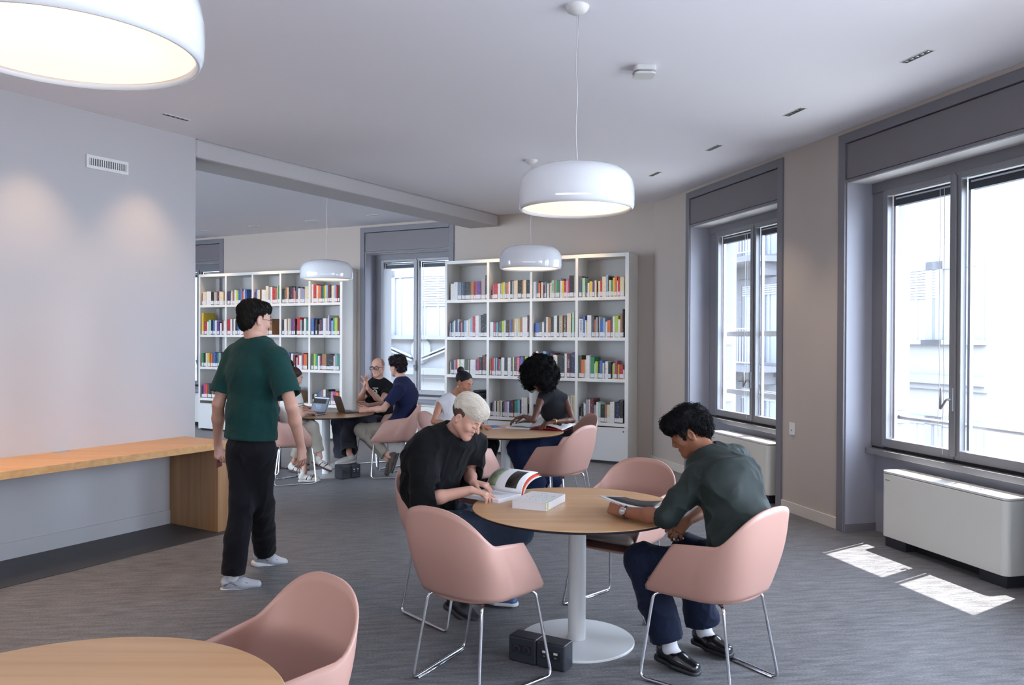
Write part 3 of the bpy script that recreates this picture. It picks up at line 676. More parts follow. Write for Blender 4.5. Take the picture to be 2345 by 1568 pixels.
# magazine held by the man in green
A = atY(1371, 1134, 4.27); B = atY(1488, 1168, 4.05); C = atY(1518, 1147, 4.30); D = atY(1425, 1137, 4.55)
r = thing('magazine', 'thin open magazine with black pages held over the watch arm', 'magazine', tuple(A))
def quad(u, q, dz=0): p = (A*(1-u)+B*u)*(1-q)+(D*(1-u)+C*u)*q-A; return (p[0], p[1], p[2]+dz-.012*math.sin(math.pi*u))
sheet('pages', M['white'], r, lambda u, q: quad(u, q), LS(0, 1, 8), LS(0, 1, 3), .004)
sheet('black_print', M['black'], r, lambda u, q: quad(u, q, .0045), LS(.10, 1, 8), LS(.12, .93, 3), .0005)
sheet('lower_pages', M['paper'], r, lambda u, q: quad(u, q, -.006-.02*q), LS(.0, 1, 8), LS(0, 1, 3), .002)
# big magazine on the middle table
c = atz(1212, 973, .79); r = thing('open_magazine', 'large open magazine with grey photographs and red endpaper on the middle table', 'magazine', (c[0], c[1]-.1, .7525), math.radians(-22))
def mg(sg, w, h): return lambda u, q: (sg*w*u+.05*q, q*.30, .02+h*math.sin(math.pi*min(1, u*.9+.08))*.9-.012*u+.10*q*(.35+.65*(1-u)))
sheet('right_pages', M['white'], r, mg(1, .36, .045), LS(0, 1, 12), LS(0, 1, 6), .003)
sheet('left_pages', M['white'], r, mg(-1, .27, .025), LS(0, 1, 12), LS(0, 1, 6), .003)
g1, g2 = mg(1, .36, .045), mg(-1, .27, .025)
sheet('photo', M['photo'], r, lambda u, q: (lambda p: (p[0], p[1], p[2]+.0022))(g1(u, q)), LS(.28, .82, 8), LS(.25, .8, 4), .0004)
sheet('photo', M['photo'], r, lambda u, q: (lambda p: (p[0], p[1], p[2]+.0022))(g2(u, q)), LS(.15, .75, 8), LS(.3, .85, 4), .0004)
sheet('endpaper', M['redpaper'], r, lambda u, q: (.33*u+.04*q, q*.30, .004+.015*math.sin(math.pi*u)+.03*q), LS(0, 1, 8), LS(0, 1, 4), .003)
MB().box((-.27, .0, 0), (0, .29, .018)).build('page_block', M['paper'], r, bevel=.003)
MB().box((0, .0, 0), (.37, .29, .003)).build('cover', M['redpaper'], r)
c = atz(1128, 970, .755); r = thing('notebook', 'blue and white notebook on the far edge of the middle table', 'notebook', (c[0]-.06, 8.42, .7525), .3)
MB().box((-.14, -.1, 0), (.14, .1, .008)).build('page_block', M['paper'], r); MB().box((-.142, -.102, .008), (.142, .102, .011)).build('cover', BM['b'], r)
# laptops
def laptop(px, py, Y, fx, fy, label, body, open_deg=112, screen=True):
    c = atY(px, py, Y); r = thing('laptop', label, 'laptop', (c[0], c[1], .7525), math.atan2(fy, fx)-math.pi/2, 'laptops on the far round table')
    # local +y points to the user, hinge along x at y=0
    MB().box((-.155, 0, .002), (.155, .215, .014)).build('base', body, r, bevel=.003)
    MB().box((-.135, .02, .014), (.135, .11, .0148)).build('keyboard', M['black'], r); MB().box((-.05, .125, .014), (.05, .2, .0144)).build('trackpad', M['steel'], r)
    a = math.radians(open_deg-90); cs, sn = math.cos(a), math.sin(a)
    X = lambda x, y, z: (x, -z*sn+y*cs, .012+z*cs+y*sn)
    l = MB().box((-.155, -.006, 0), (.155, 0, .212), X).build('lid', body, r, bevel=.002)
    MB().box((-.15, 0, .006), (.15, .0008, .208), X).build('bezel', M['black'], l)
    if screen:
        MB().box((-.142, .0009, .015), (.142, .0014, .20), X).build('screen', emis('screen_glow', '66707f', .5), l)
        MB().box((-.142, .0015, .185), (.142, .0019, .2), X).build('menu_strip', emis('screen_bar', 'aab4c4', .6), l)
        MB().box((-.10, .0015, .12), (.142, .0019, .182), X).build('dark_picture', emis('screen_dark', '1c1d1c', .5), l)
        for k in range(4): MB().box((-.03, .0015, .10-k*.014), (.09-k*.013, .0019, .105-k*.014), X).build('screen_text', emis('screen_text', '8fa0b8', .5), l)
    else:
        mb = MB(); pts = [(0.014*math.cos(t)*(1+.12*math.cos(2*t)), .016*math.sin(t)*(1-.18*max(0, math.sin(t))**8)) for t in [2*math.pi*i/20 for i in range(20)]]
        pts = [(x-(.006 if x > .009 and abs(y) < .007 else 0), y) for x, y in pts]
        mb.add([X(x, -.0068, .105+y) for x, y in pts]+[X(x, -.0062, .105+y) for x, y in pts], [tuple(range(20)), tuple(range(39, 19, -1))])
        mb.add([X(x, -.0068, .105+y) for x, y in ((.0, .018), (.006, .026), (.007, .020), (.002, .017))], [(0, 1, 2, 3)])
        mb.build('emblem', M['black'], l)
    return r
laptop(727, 946, 9.86, -.62, -.78, 'open laptop with lit screen facing the woman in cream', M['steel'])
laptop(783, 941, 10.05, .86, .5, 'space grey laptop seen from behind with round emblem on the lid', mat('space_grey', '6f6459', .35, .6), 108, False)
c = atz(850, 942, .756); r = thing('pen', 'silver pen beside the navy shirt man\'s hands', 'pen', (c[0], min(c[1], 10.1), .757), .1)
MB().tube([(-.07, 0, 0), (.06, 0, 0), (.07, 0, 0)], [.004, .004, .001], 8).build('barrel', M['steel'], r, smooth=True)
# floor power boxes
def powerbox(pl, pr_, dep_, h, label):
    a = atz(*pl); b = atz(*pr_); v = b-a; L = np.hypot(v[0], v[1]); rz = math.atan2(v[1], v[0])
    r = thing('power_box', label, 'power box', (a[0], a[1], 0), rz, 'floor power boxes')
    for k in range(2):
        x0 = L/2*k; x1 = L/2*(k+1)-.002
        m = MB().box((x0, 0, 0), (x1, dep_, h)).build('module', M['dgrey'], r, bevel=.01, seg=3)
        cx = (x0+x1)/2; w = (x1-x0)*.36
        MB().box((cx-w, -.002, h*.36), (cx+w, .002, h*.72)).build('socket_plate', M['black'], m, bevel=.001)
        for j in (-1, 1):
            if k == 0: MB().lathe([(.017, 0), (.020, .003), (.017, .004), (.014, .004), (.014, -.0)], 20).build('socket', M['dgrey'], m).matrix_local = Matrix.Translation((cx+j*w*.48, -.003, h*.54)) @ Matrix.Rotation(math.pi/2, 4, 'X')
            else:
                MB().box((cx+j*w*.55-.011, -.004, h*.60), (cx+j*w*.55+.011, -.002, h*.68)).build('port_label', M['white'], m)
                MB().box((cx+j*w*.55-.006, -.004, h*.46), (cx+j*w*.55+.006, -.002, h*.50)).build('usb_port', M['steel'], m)
powerbox((1164, 1511), (1293, 1541), .105, .135, 'black double power box on the carpet in front of the near table base')
powerbox((782, 1098), (826, 1092), .16, .165, 'black double power box under the white sneaker at the laptop table')
c = atz(640, 1086); r = thing('backpack', 'black backpack on the floor behind the cream top woman\'s chair leg', 'bag', (c[0]-.2, c[1]+.35, 0))
MB().prism([(-.10+.02, -.08), (.10, -.08), (.12, .0), (.09, .1), (-.08, .1), (-.12, 0)], .0, .36).build('body', M['dgrey'], r, bevel=.03, seg=4)
MB().box((-.07, -.11, .05), (.08, -.08, .2)).build('pocket', M['black'], r, bevel=.012, seg=3)
MB().tube(rounded([(-.03, .0, .355), (-.03, 0, .40), (.03, 0, .40), (.03, 0, .355)], .02), .008, 8).build('handle', M['black'], r, smooth=True)

# ------------------------------------------------------------------ outside: street and facades
MB().box((-80, -60, -8.2), (90, 120, -8.0)).build('street', M['street'], kind='structure')
def facade(name, label, a, b, zlo, zhi, thick=3.):
    W = Wall(a[:2], (b[0]-a[0], b[1]-a[1]), (0, 1)); n = np.array([-W.d[1], W.d[0]]);  # n points behind the face
    if n @ np.array([a[0], a[1]]) < 0: n = -n
    W.n = n; L = math.hypot(b[0]-a[0], b[1]-a[1])
    r = thing(name, label, 'building')
    if thick: MB().box((0, 0, zlo), (L, thick, zhi), lambda s, t, z: W(s, t, z)).build('wall', M['stone'], r)
    return r, W, L
def fwindow(r, W, s, z0, z1, w, shut=0., dark=False):
    B = lambda lo, hi: MB().box(lo, hi, lambda a, t, z: W(a, t, z))
    f = MB()
    for lo, hi in (((s-w/2-.16, -.05, z0-.05), (s-w/2, .02, z1+.16)), ((s+w/2, -.05, z0-.05), (s+w/2+.16, .02, z1+.16)), ((s-w/2, -.05, z1), (s+w/2, .02, z1+.16))): f.box(lo, hi, lambda a, t, z: W(a, t, z))
    f = f.build('window_surround', M['stone2'], r)
    B((s-w/2-.2, -.12, z0-.14), (s+w/2+.2, .02, z0-.05)).build('sill', M['stone2'], f)
    B((s-w/2, -.012, z0-.05), (s+w/2, -.004, z1)).build('pane', M['fwin'], f)
    for q in (-w/2, -.03, w/2-.06): B((s+q, -.03, z0-.05), (s+q+.06, -.012, z1)).build('casement', M['fframe'], f)
    if shut:
        zz = z1
        while zz > z1-(z1-z0)*shut: B((s-w/2, -.04, zz-.05), (s+w/2, -.015, zz-.005)).build('shutter_slat', M['fframe'], f); zz -= .055
    return f
def cornice(r, W, s0, s1, z, h=.16, d=.14):
    MB().box((s0, -d, z), (s1, 0, z+h), lambda a, t, q: W(a, t, q)).box((s0, -d*.5, z-h*.7), (s1, 0, z), lambda a, t, q: W(a, t, q)).build('string_course', M['stone2'], r)
cA = atY(2262, 800, 14.4); dA = np.array([-.33, .944])
fa, WA, LA = facade('facing_building', 'pale rendered corner building across the street seen through the right windows', cA, (cA[0]+dA[0]*16, cA[1]+dA[1]*16), -8, 16, None)
cB = (cA[0]+9, cA[1]+7.2)
MB().prism([tuple(cA[:2]), cB, (cA[0]+dA[0]*16, cA[1]+dA[1]*16)], -8, 16).build('wall', M['stone'], fa)
cornice(fa, WA, 0, 16, .86)
def onW(W, px): # s coordinate where a pixel column meets the facade
    d = ray(px, 780)[:2]; m = np.array([[d[0], -W.d[0]], [d[1], -W.d[1]]]); return np.linalg.solve(m, W.p)[1]
s1 = onW(WA, 2100); s2 = onW(WA, 2186)
for s in (s1, s2):
    fwindow(fa, WA, s, 1.75, 3.05, .95, .42 if s == s1 else 0); fwindow(fa, WA, s, -1.6, .05, .95); fwindow(fa, WA, s, 4.85, 6.2, .95)
def balcony(r, W, s0, s1, z):
    B = lambda lo, hi: MB().box(lo, hi, lambda a, t, q: W(a, t, q))
    b = B((s0, -.95, z-.14), (s1, 0, z)).build('balcony_slab', M['stone2'], r)
    B((s0+.3, -.6, z-.45), (s0+.55, 0, z-.14)).build('corbel', M['stone2'], b); B((s1-.55, -.6, z-.45), (s1-.3, 0, z-.14)).build('corbel', M['stone2'], b)
    rl = MB()
    for zz in (.08, .92): rl.box((s0+.04, -.92, z+zz), (s1-.04, -.89, z+zz+.03), lambda a, t, q: W(a, t, q))
    s = s0+.05
    while s < s1-.04: rl.box((s, -.915, z+.08), (s+.018, -.897, z+.94), lambda a, t, q: W(a, t, q)); s += .115
    rl.build('railing', M['iron'], b, kind='stuff')
sb0, sb1 = onW(WA, 1795), onW(WA, 1690)
for z in (1.02, 3.75, -1.7, 6.45): balcony(fa, WA, sb0, sb1+1, z)
for z in (1.05, 3.78, -1.65):
    for px in (1762, 1722): fwindow(fa, WA, onW(WA, px), z+.1, z+2.05, .8, .12)
WBf = Wall(cA[:2], (9, 7.2), (-.62, .78)); fb_ = fa; LB = 11
cornice(fb_, WBf, 0, LB, .86)
MB().box((1.8, -.35, -.4), (3.0, 0, -.15), lambda a, t, q: WBf(a, t, q)).box((2.0, -.25, -8), (2.9, 0, -.4), lambda a, t, q: WBf(a, t, q)).build('portal_cornice', M['stone2'], fb_)
c0 = atY(1035, 800, 17.5); c1 = (c0[0]-.884*22, c0[1]+.467*22); c00 = (c0[0]+.884*5, c0[1]-.467*5)
fc, WC, LC = facade('opposite_building', 'pale building with ornaments seen through the window between the bookcases', c00, c1, -8, 16)
for px, sh in ((918, 0), (1004, .5), (862, .2), (500, .9), (380, .2)):
    s = onW(WC, px); fwindow(fc, WC, s, 1.80, 3.05, .78, sh); fwindow(fc, WC, s, 5.2, 6.5, .78, .3)
cornice(fc, WC, 0, LC, .88, .14, .16)
for px, sg in ((905, 1), (1012, -1)):
    s = onW(WC, px); X = lambda a, t, z: WC(a, t, z)
    mb = MB(); 
    for k in range(2): mb.add([X(s-sg*(.5), -.09, 1.25-.08*k), X(s+sg*.35, -.09, 1.55-.08*k), X(s+sg*.35, -.09, 1.59-.08*k), X(s-sg*.5, -.09, 1.29-.08*k), X(s-sg*.5, 0, 1.25-.08*k), X(s+sg*.35, 0, 1.55-.08*k), X(s+sg*.35, 0, 1.59-.08*k), X(s-sg*.5, 0, 1.29-.08*k)], [(0, 1, 2, 3), (4, 7, 6, 5), (0, 4, 5, 1), (1, 5, 6, 2), (2, 6, 7, 3), (3, 7, 4, 0)])
    mb.build('broken_pediment', M['stone'], fc)
s = onW(WC, 966); mb = MB(); n = 24
ring = [WC(s+.26*math.cos(2*math.pi*k/n), -.05, 1.42+.30*math.sin(2*math.pi*k/n)) for k in range(n)]+[WC(s+.26*math.cos(2*math.pi*k/n), 0, 1.42+.30*math.sin(2*math.pi*k/n)) for k in range(n)]
mb.add(ring, [tuple(range(n))]+[(k, k+n, (k+1) % n+n, (k+1) % n) for k in range(n)]); mb.build('oval_ornament', M['stone'], fc)

# ================================================================== figures: distance fields turned into one skin
def vnoise(p, f, seed=0):
    q = p*f+seed*17.13; i = np.floor(q).astype(np.int64); t = q-i; t = t*t*t*(t*(6*t-15)+10)
    def h(a, b, c):
        n = (a*73856093) ^ (b*19349663) ^ (c*83492791); n = (n ^ (n >> 13))*1274126177; return ((n ^ (n >> 16)) & 0xffff)/65535.
    x, y, z = i.T; r = 0
    for dx in (0, 1):
        for dy in (0, 1):
            for dz in (0, 1):
                w = (t[:, 0] if dx else 1-t[:, 0])*(t[:, 1] if dy else 1-t[:, 1])*(t[:, 2] if dz else 1-t[:, 2]); r = r+w*h(x+dx, y+dy, z+dz)
    return r
A3 = lambda v: np.array(v, float)
def nrm(v): v = A3(v); return v/(np.linalg.norm(v)+1e-9)
def cone(a, b, ra, rb, k=.02, op='u', w=None, s=1.):
    a, b = A3(a), A3(b); ab = b-a; L2 = ab@ab+1e-9; wv = None if w is None else nrm(w)
    def f(p):
        v = p-a; t = np.clip(v@ab/L2, 0, 1); q = v-t[:, None]*ab
        if wv is not None: q = q-np.outer((q@wv)*(1-1/s), wv)
        return np.sqrt((q*q).sum(1))-(ra+(rb-ra)*t)
    R = math.sqrt(L2)/2+max(ra, rb)*(s if w is not None else 1)
    return (op, k, f, (a+b)/2, R)
def ell(c, r, Mx=None, k=.02, op='u'):
    c, r = A3(c), A3(r); Mx = np.eye(3) if Mx is None else Mx    # rows of Mx = axes
    def f(p):
        q = (p-c)@Mx.T; k0 = np.sqrt(((q/r)**2).sum(1))+1e-9; k1 = np.sqrt(((q/(r*r))**2).sum(1))+1e-9; return k0*(k0-1)/k1
    return (op, k, f, c, r.max())
def half(n, d, k=.002):     # keeps the side n.p < d
    n = nrm(n); return ('i', k, lambda p: p@n-d, None, None)
def flatcut(q, ax, R, L=.16):     # removes a short cylinder that starts flat at q
    def f(p):
        v = p-q; a = v@ax; r = np.sqrt(np.maximum((v*v).sum(1)-a*a, 0)); return np.maximum(np.maximum(-a, a-L), r-R)
    return ('s', .002, f, q+ax*L/2, L/2+R)
def disp(fn): return ('d', 0, fn, None, None)
def sdf_mesh(prims, res, pad=.03):
    us = [q for q in prims if q[0] == 'u']
    lo = np.min([q[3]-q[4] for q in us], 0)-pad; hi = np.max([q[3]+q[4] for q in us], 0)+pad
    B = 12; bs = B*res; nb = np.maximum(1, np.ceil((hi-lo)/bs).astype(int)); N = nb*B+1
    def ev(p, c=None, hd=0):
        d = np.full(len(p), 9.)
        for op, k, f, cc, R in prims:
            if c is not None and cc is not None and np.linalg.norm(c-cc)-R-hd > .05+k: continue
            if op == 'd': d = d+f(p); continue
            e = f(p)
            if op == 'u':
                if k > 0: h = np.clip(.5+.5*(d-e)/k, 0, 1); d = d+(e-d)*h-k*h*(1-h)
                else: d = np.minimum(d, e)
            elif op == 's': h = np.clip(.5-.5*(d+e)/k, 0, 1); d = d+(-e-d)*h+k*h*(1-h)
            elif op == 'i': d = np.maximum(d, e)
        return d
    G = np.full(N, 1., np.float32)
    ix = np.stack(np.meshgrid(*[np.arange(n) for n in nb], indexing='ij'), -1).reshape(-1, 3)
    cen = lo+(ix+.5)*bs; cd = ev(cen); hd = bs*.87
    loc = np.stack(np.meshgrid(*[np.arange(B+1)]*3, indexing='ij'), -1).reshape(-1, 3)*res
    for (i, j, k_), c, d0 in zip(ix, cen, cd):
        sl = (slice(i*B, i*B+B+1), slice(j*B, j*B+B+1), slice(k_*B, k_*B+B+1))
        if abs(d0) > hd*1.25+.03:
            if d0 < 0: G[sl] = np.minimum(G[sl], -1) if False else -1.
            continue
    for (i, j, k_), c, d0 in zip(ix, cen, cd):
        if abs(d0) > hd*1.25+.03: continue
        p = lo+A3((i, j, k_))*bs+loc; G[i*B:i*B+B+1, j*B:j*B+B+1, k_*B:k_*B+B+1] = ev(p, c, hd).reshape(B+1, B+1, B+1)
    S = G < 0; n = N-1
    c8 = [S[a:a+n[0], b:b+n[1], c:c+n[2]] for a in (0, 1) for b in (0, 1) for c in (0, 1)]
    any_ = np.logical_or.reduce(c8); all_ = np.logical_and.reduce(c8); act = any_ & ~all_
    idx = np.argwhere(act); ids = -np.ones(act.shape, np.int64); ids[act] = np.arange(len(idx))
    acc = np.zeros((len(idx), 3)); cnt = np.zeros(len(idx)); off = [(a, b, c) for a in (0, 1) for b in (0, 1) for c in (0, 1)]
    gv = [G[idx[:, 0]+a, idx[:, 1]+b, idx[:, 2]+c] for a, b, c in off]
    for u in range(8):
        for v in range(u+1, 8):
            if sum(abs(off[u][m]-off[v][m]) for m in range(3)) != 1: continue
            x = (gv[u] < 0) != (gv[v] < 0); t = np.where(x, gv[u]/(gv[u]-gv[v]+1e-12), 0)
            P = A3(off[u])+t[:, None]*(A3(off[v])-A3(off[u])); acc += P*x[:, None]; cnt += x
    V = lo+(idx+acc/np.maximum(cnt, 1)[:, None])*res
    Fs = []
    for ax in range(3):
        b, c = (ax+1) % 3, (ax+2) % 3; s0 = [slice(None)]*3; s1 = [slice(None)]*3; s0[ax] = slice(0, -1); s1[ax] = slice(1, None)
        E = np.argwhere(S[tuple(s0)] != S[tuple(s1)]); E = E[(E[:, b] > 0) & (E[:, c] > 0) & (E[:, b] < n[b]) & (E[:, c] < n[c])]
        inside = S[tuple(E.T)]; q = []
        for db, dc in ((-1, -1), (0, -1), (0, 0), (-1, 0)):
            e = E.copy(); e[:, b] += db; e[:, c] += dc; q.append(ids[tuple(e.T)])
        q = np.stack(q, 1); q[~inside] = q[~inside][:, ::-1]; Fs.append(q[(q >= 0).all(1)])
    return V, np.concatenate(Fs)
def sdf_obj(name, prims, res, m, parent=None, base=(0, 0, 0), smooth=1):
    V, Q = sdf_mesh(prims, res); me = bpy.data.meshes.new(name)
    V = V-A3(base); me.vertices.add(len(V)); me.vertices.foreach_set('co', V.astype(np.float32).ravel())
    me.loops.add(Q.size); me.loops.foreach_set('vertex_index', Q.astype(np.int32).ravel()); me.polygons.add(len(Q))
    me.polygons.foreach_set('loop_start', np.arange(0, Q.size, 4, dtype=np.int32)); me.update(calc_edges=True); me.validate(); me.shade_smooth()
    return link(name, me, m, parent)
# ---- hand: palm and five separate bent fingers
def hand(wr, d, n, th, side_len=1., curl=(.35, .4, .45, .5), spread=.06, thumb=.6, thumb_in=.35):
    """wr wrist, d direction of the palm, n the way the palm faces, th the side the thumb is on"""
    d, n = nrm(d), nrm(n); n = nrm(n-d*(n@d)); lat = nrm(np.cross(d, n)); lat = lat if lat@A3(th) > 0 else -lat; s = side_len; P = []
    wr = A3(wr); kn = wr+d*.088*s
    for o_ in (-.026, -.009, .009, .025): P.append(cone(wr+lat*o_*.55*s+d*.005, kn+lat*o_*s, .0135*s, .0115*s, .012))
    L = [(.044, .027, .021), (.048, .031, .022), (.045, .028, .021), (.036, .021, .018)]
    for i, (o_, c, ls) in enumerate(zip((.029, .0095, -.0095, -.028), curl, L)):
        p = kn+lat*o_*s-d*(.004 if i == 1 else .008 if i < 3 else .016)*s; a = 0.; dd = nrm(d+lat*(o_/.028)*spread); r = .0088*s
        for q, l in enumerate(ls):
            a += c*(1.0, 1.25, .8)[q]; v = nrm(dd*math.cos(a)+n*math.sin(a)); p2 = p+v*l*s; P.append(cone(p, p2, r, r*.93, .003)); p = p2; r *= .93
    p = wr+lat*.020*s+d*.022*s; a = nrm(d*.75+lat*thumb+n*thumb_in); b = nrm(d+lat*thumb*.45+n*thumb_in*1.4); p1 = p+a*.045*s; p2 = p1+b*.032*s; p3 = p2+nrm(b+n*.2)*.026*s
    P += [cone(p, p1, .0145*s, .0115*s, .010), cone(p1, p2, .0108*s, .0098*s, .003), cone(p2, p3, .0098*s, .0082*s, .003)]
    return P
# ---- head
def head_frame(look, up=(0, 0, 1)):
    f = nrm(look); u = A3(up); r = nrm(np.cross(f, u)); u = np.cross(r, f); return np.array([r, f, u])    # rows: right, forward, up
def head(c, Mx, s=1., male=True, nose=1.):
    g = lambda x, y, z: A3(c)+(A3((x, y, z))*s)@Mx
    e = lambda x, y, z, rx, ry, rz, k=.015, op='u': ell(g(x, y, z), A3((rx, ry, rz))*s, Mx, k*s, op)
    q = lambda a, b, ra, rb, k=.01, op='u': cone(g(*a), g(*b), ra*s, rb*s, k*s, op)
    P = [e(0, -.012, .045, .074, .094, .078), e(0, .030, -.005, .060, .062, .075, .03)]
    jw = .050 if male else .043
    P += [q((jw, -.008, -.045), (.014, .064, -.090), .021, .016, .035), q((-jw, -.008, -.045), (-.014, .064, -.090), .021, .016, .035), q((0, .045, -.045), (0, .066, -.086), .036, .020, .03), q((0, .0, -.050), (0, .045, -.072), .030, .018, .03)]
    P += [e(.040, .058, -.020, .022, .022, .022, .02), e(-.040, .058, -.020, .022, .022, .022, .02)]
    P += [q((.012, .083, .028), (.040, .068, .026), .010, .009, .012), q((-.012, .083, .028), (-.040, .068, .026), .010, .009, .012)]
    P += [e(.031, .096, .006, .017, .013, .011, .010, 's'), e(-.031, .096, .006, .017, .013, .011, .010, 's')]
    P += [q((0, .084, .022), (0, .104*nose, -.022), .0070, .0088, .008), e(.012, .094, -.030, .0085, .010, .0075, .006), e(-.012, .094, -.030, .0085, .010, .0075, .006)]
    P += [e(0, .083, -.054, .024, .010, .006, .006), e(0, .081, -.065, .020, .010, .007, .005), e(0, .094, -.0595, .026, .006, .0016, .003, 's')]
    P += [e(.031, .079, .004, .0125, .011, .009, .004), e(-.031, .079, .004, .0125, .011, .009, .004)]
    for sg in (1, -1):
        P += [e(sg*.075, -.012, -.006, .010, .020, .032, .006), e(sg*.083, -.008, -.004, .006, .011, .019, .004, 's')]
    return P
def eyes(c, Mx, s, parent, base, iris='3a2a20', brow='2a211d', closed=False, browk=1., lip='a8685f'):
    g = lambda x, y, z: tuple(A3(c)+(A3((x, y, z))*s)@Mx-A3(base))
    lm = mat('lips', lip, .45)
    for z, y, w in ((-.0565, .0895, .0030), (-.0630, .0880, .0036)): MB().tube([g(-.021, y-.010, z-.001), g(-.010, y, z+.001), g(0, y+.002, z), g(.010, y, z+.001), g(.021, y-.010, z-.001)], [.0012*s, w*s, w*1.05*s, w*s, .0012*s], 8).build('lips', lm, parent, smooth=True)
    if not closed:
        for sg in (1, -1):
            o = MB().tube([g(sg*.031, .0842, .003), g(sg*.031, .0915, .003)], [.0072*s, .0052*s], 14).build('eye', mat('eye_white', 'a9a19b', .3), parent, smooth=True)
            MB().tube([g(sg*.031, .0915, .0025), g(sg*.031, .0925, .0025)], [.0048*s, .0042*s], 12).build('iris', mat('iris', iris, .2), o, smooth=True)
    for sg in (1, -1):
        MB().tube([g(sg*.014, .092, .026), g(sg*.030, .0895, .0325), g(sg*.047, .073, .027)], [.0028*s*browk, .0036*s*browk, .0016*s], 8).build('eyebrow', mat('eyebrow', brow, .8), parent, smooth=True)
        if closed: MB().tube([g(sg*.019, .0875, -.002), g(sg*.031, .0915, -.0045), g(sg*.044, .082, -.001)], [.001, .0016, .001], 6).build('lashes', mat('lashes', '1d1715', .8), parent)
# ---- shoes: sole + upper
def shoe(ank, toe, up, style, parent, base, col, sole='d8d8d8', s=1., name='shoe'):
    """ank = ankle point (sole sits .09 below), toe = direction of the toes"""
    a = A3(ank); f = nrm(toe); u = A3(up); u = nrm(u-f*(u@f)); r = np.cross(f, u); R = np.array([r, f, u])
    g = lambda x, y, z: a+(A3((x, y, z))*s)@R
    Pu = [cone(g(0, -.03, -.045), g(0, .06, -.052), .036*s, .036*s, .02, 'u', r, 1.05), cone(g(0, .06, -.055), g(.004, .155, -.064), .036*s, .026*s, .03, 'u', r, 1.45), cone(g(0, -.035, -.03), g(0, -.012, .0), .030*s, .034*s, .02)]
    Pu.append(half(-u, -(g(0, 0, -.084)@u)))
    if style == 'loafer': Pu += [cone(g(0, .0, .01), g(0, .035, -.012), .034*s, .030*s, .006, 's')]
    m = mat(name+'_upper', col, .22 if style == 'loafer' else .7 if style == 'suede' else .55, coat=.5 if style == 'loafer' else 0)
    o = sdf_obj(name, Pu, .006*s, m, parent, base)
    h = {'loafer': .020, 'runner': .028, 'trainer': .018, 'suede': .020}[style]
    Ps = [cone(g(0, -.036, -.080-.4*h), g(0, .05, -.080-.4*h), .038*s, .036*s, .01, 'u', r, 1.02), cone(g(0, .05, -.080-.4*h), g(.004, .158, -.080-.4*h), .040*s, .030*s, .02, 'u', r, 1.35), half(u, g(0, 0, -.074)@u), half(-u, -(g(0, 0, -.078-h)@u))]
    sdf_obj('sole', Ps, .006*s, mat(name+'_sole', sole, .5), o, base)
    return o, g, r, f, u
def stripes(o, g, base, col, n=3, sg=1, s=1.):
    for k in range(n):
        y = .030+.028*k
        MB().tube([tuple(g(sg*.033, y+.022, -.022)-A3(base)), tuple(g(sg*.0445, y+.006, -.046)-A3(base)), tuple(g(sg*.0465, y-.006, -.070)-A3(base))], .0066*s, 6).build('stripe', mat('stripe', col, .6), o)

SKIN = {}
def skin(k, c, r=.48):
    if k not in SKIN:
        m = mat('skin_'+k, c, r, spec=.4, var=(14, .07)); b = m.node_tree.nodes['Principled BSDF']
        b.inputs['Subsurface Weight'].default_value = .12; b.inputs['Subsurface Radius'].default_value = (.02, .008, .005); b.inputs['Subsurface Scale'].default_value = .5; SKIN[k] = m
    return SKIN[k]
def cloth(name, c, rough=.85, sheen=.3, bump=(260, .12)): return mat(name, c, rough, sheen=sheen*.15, spec=.18, bump=bump, var=(9, .1))
def lerp(a, b, t): return A3(a)*(1-t)+A3(b)*t
ROT = np.array(Matrix.Rotation(.6, 3, 'X') @ Matrix.Rotation(.5, 3, 'Y') @ Matrix.Rotation(.4, 3, 'Z'))
def folds(amp, f=(7, 7, 3), seed=1):
    f = A3(f)
    def fn(p):
        p = p@ROT; p = p+.05*np.stack([vnoise(p, 6, seed+k) for k in range(3)], 1)
        n = vnoise(p*f, 1.5, seed); m = vnoise(p*f, 3.6, seed+5); return -amp*((1-abs(2*n-1))**2+.4*(1-abs(2*m-1))**2-.5)
    return disp(fn)
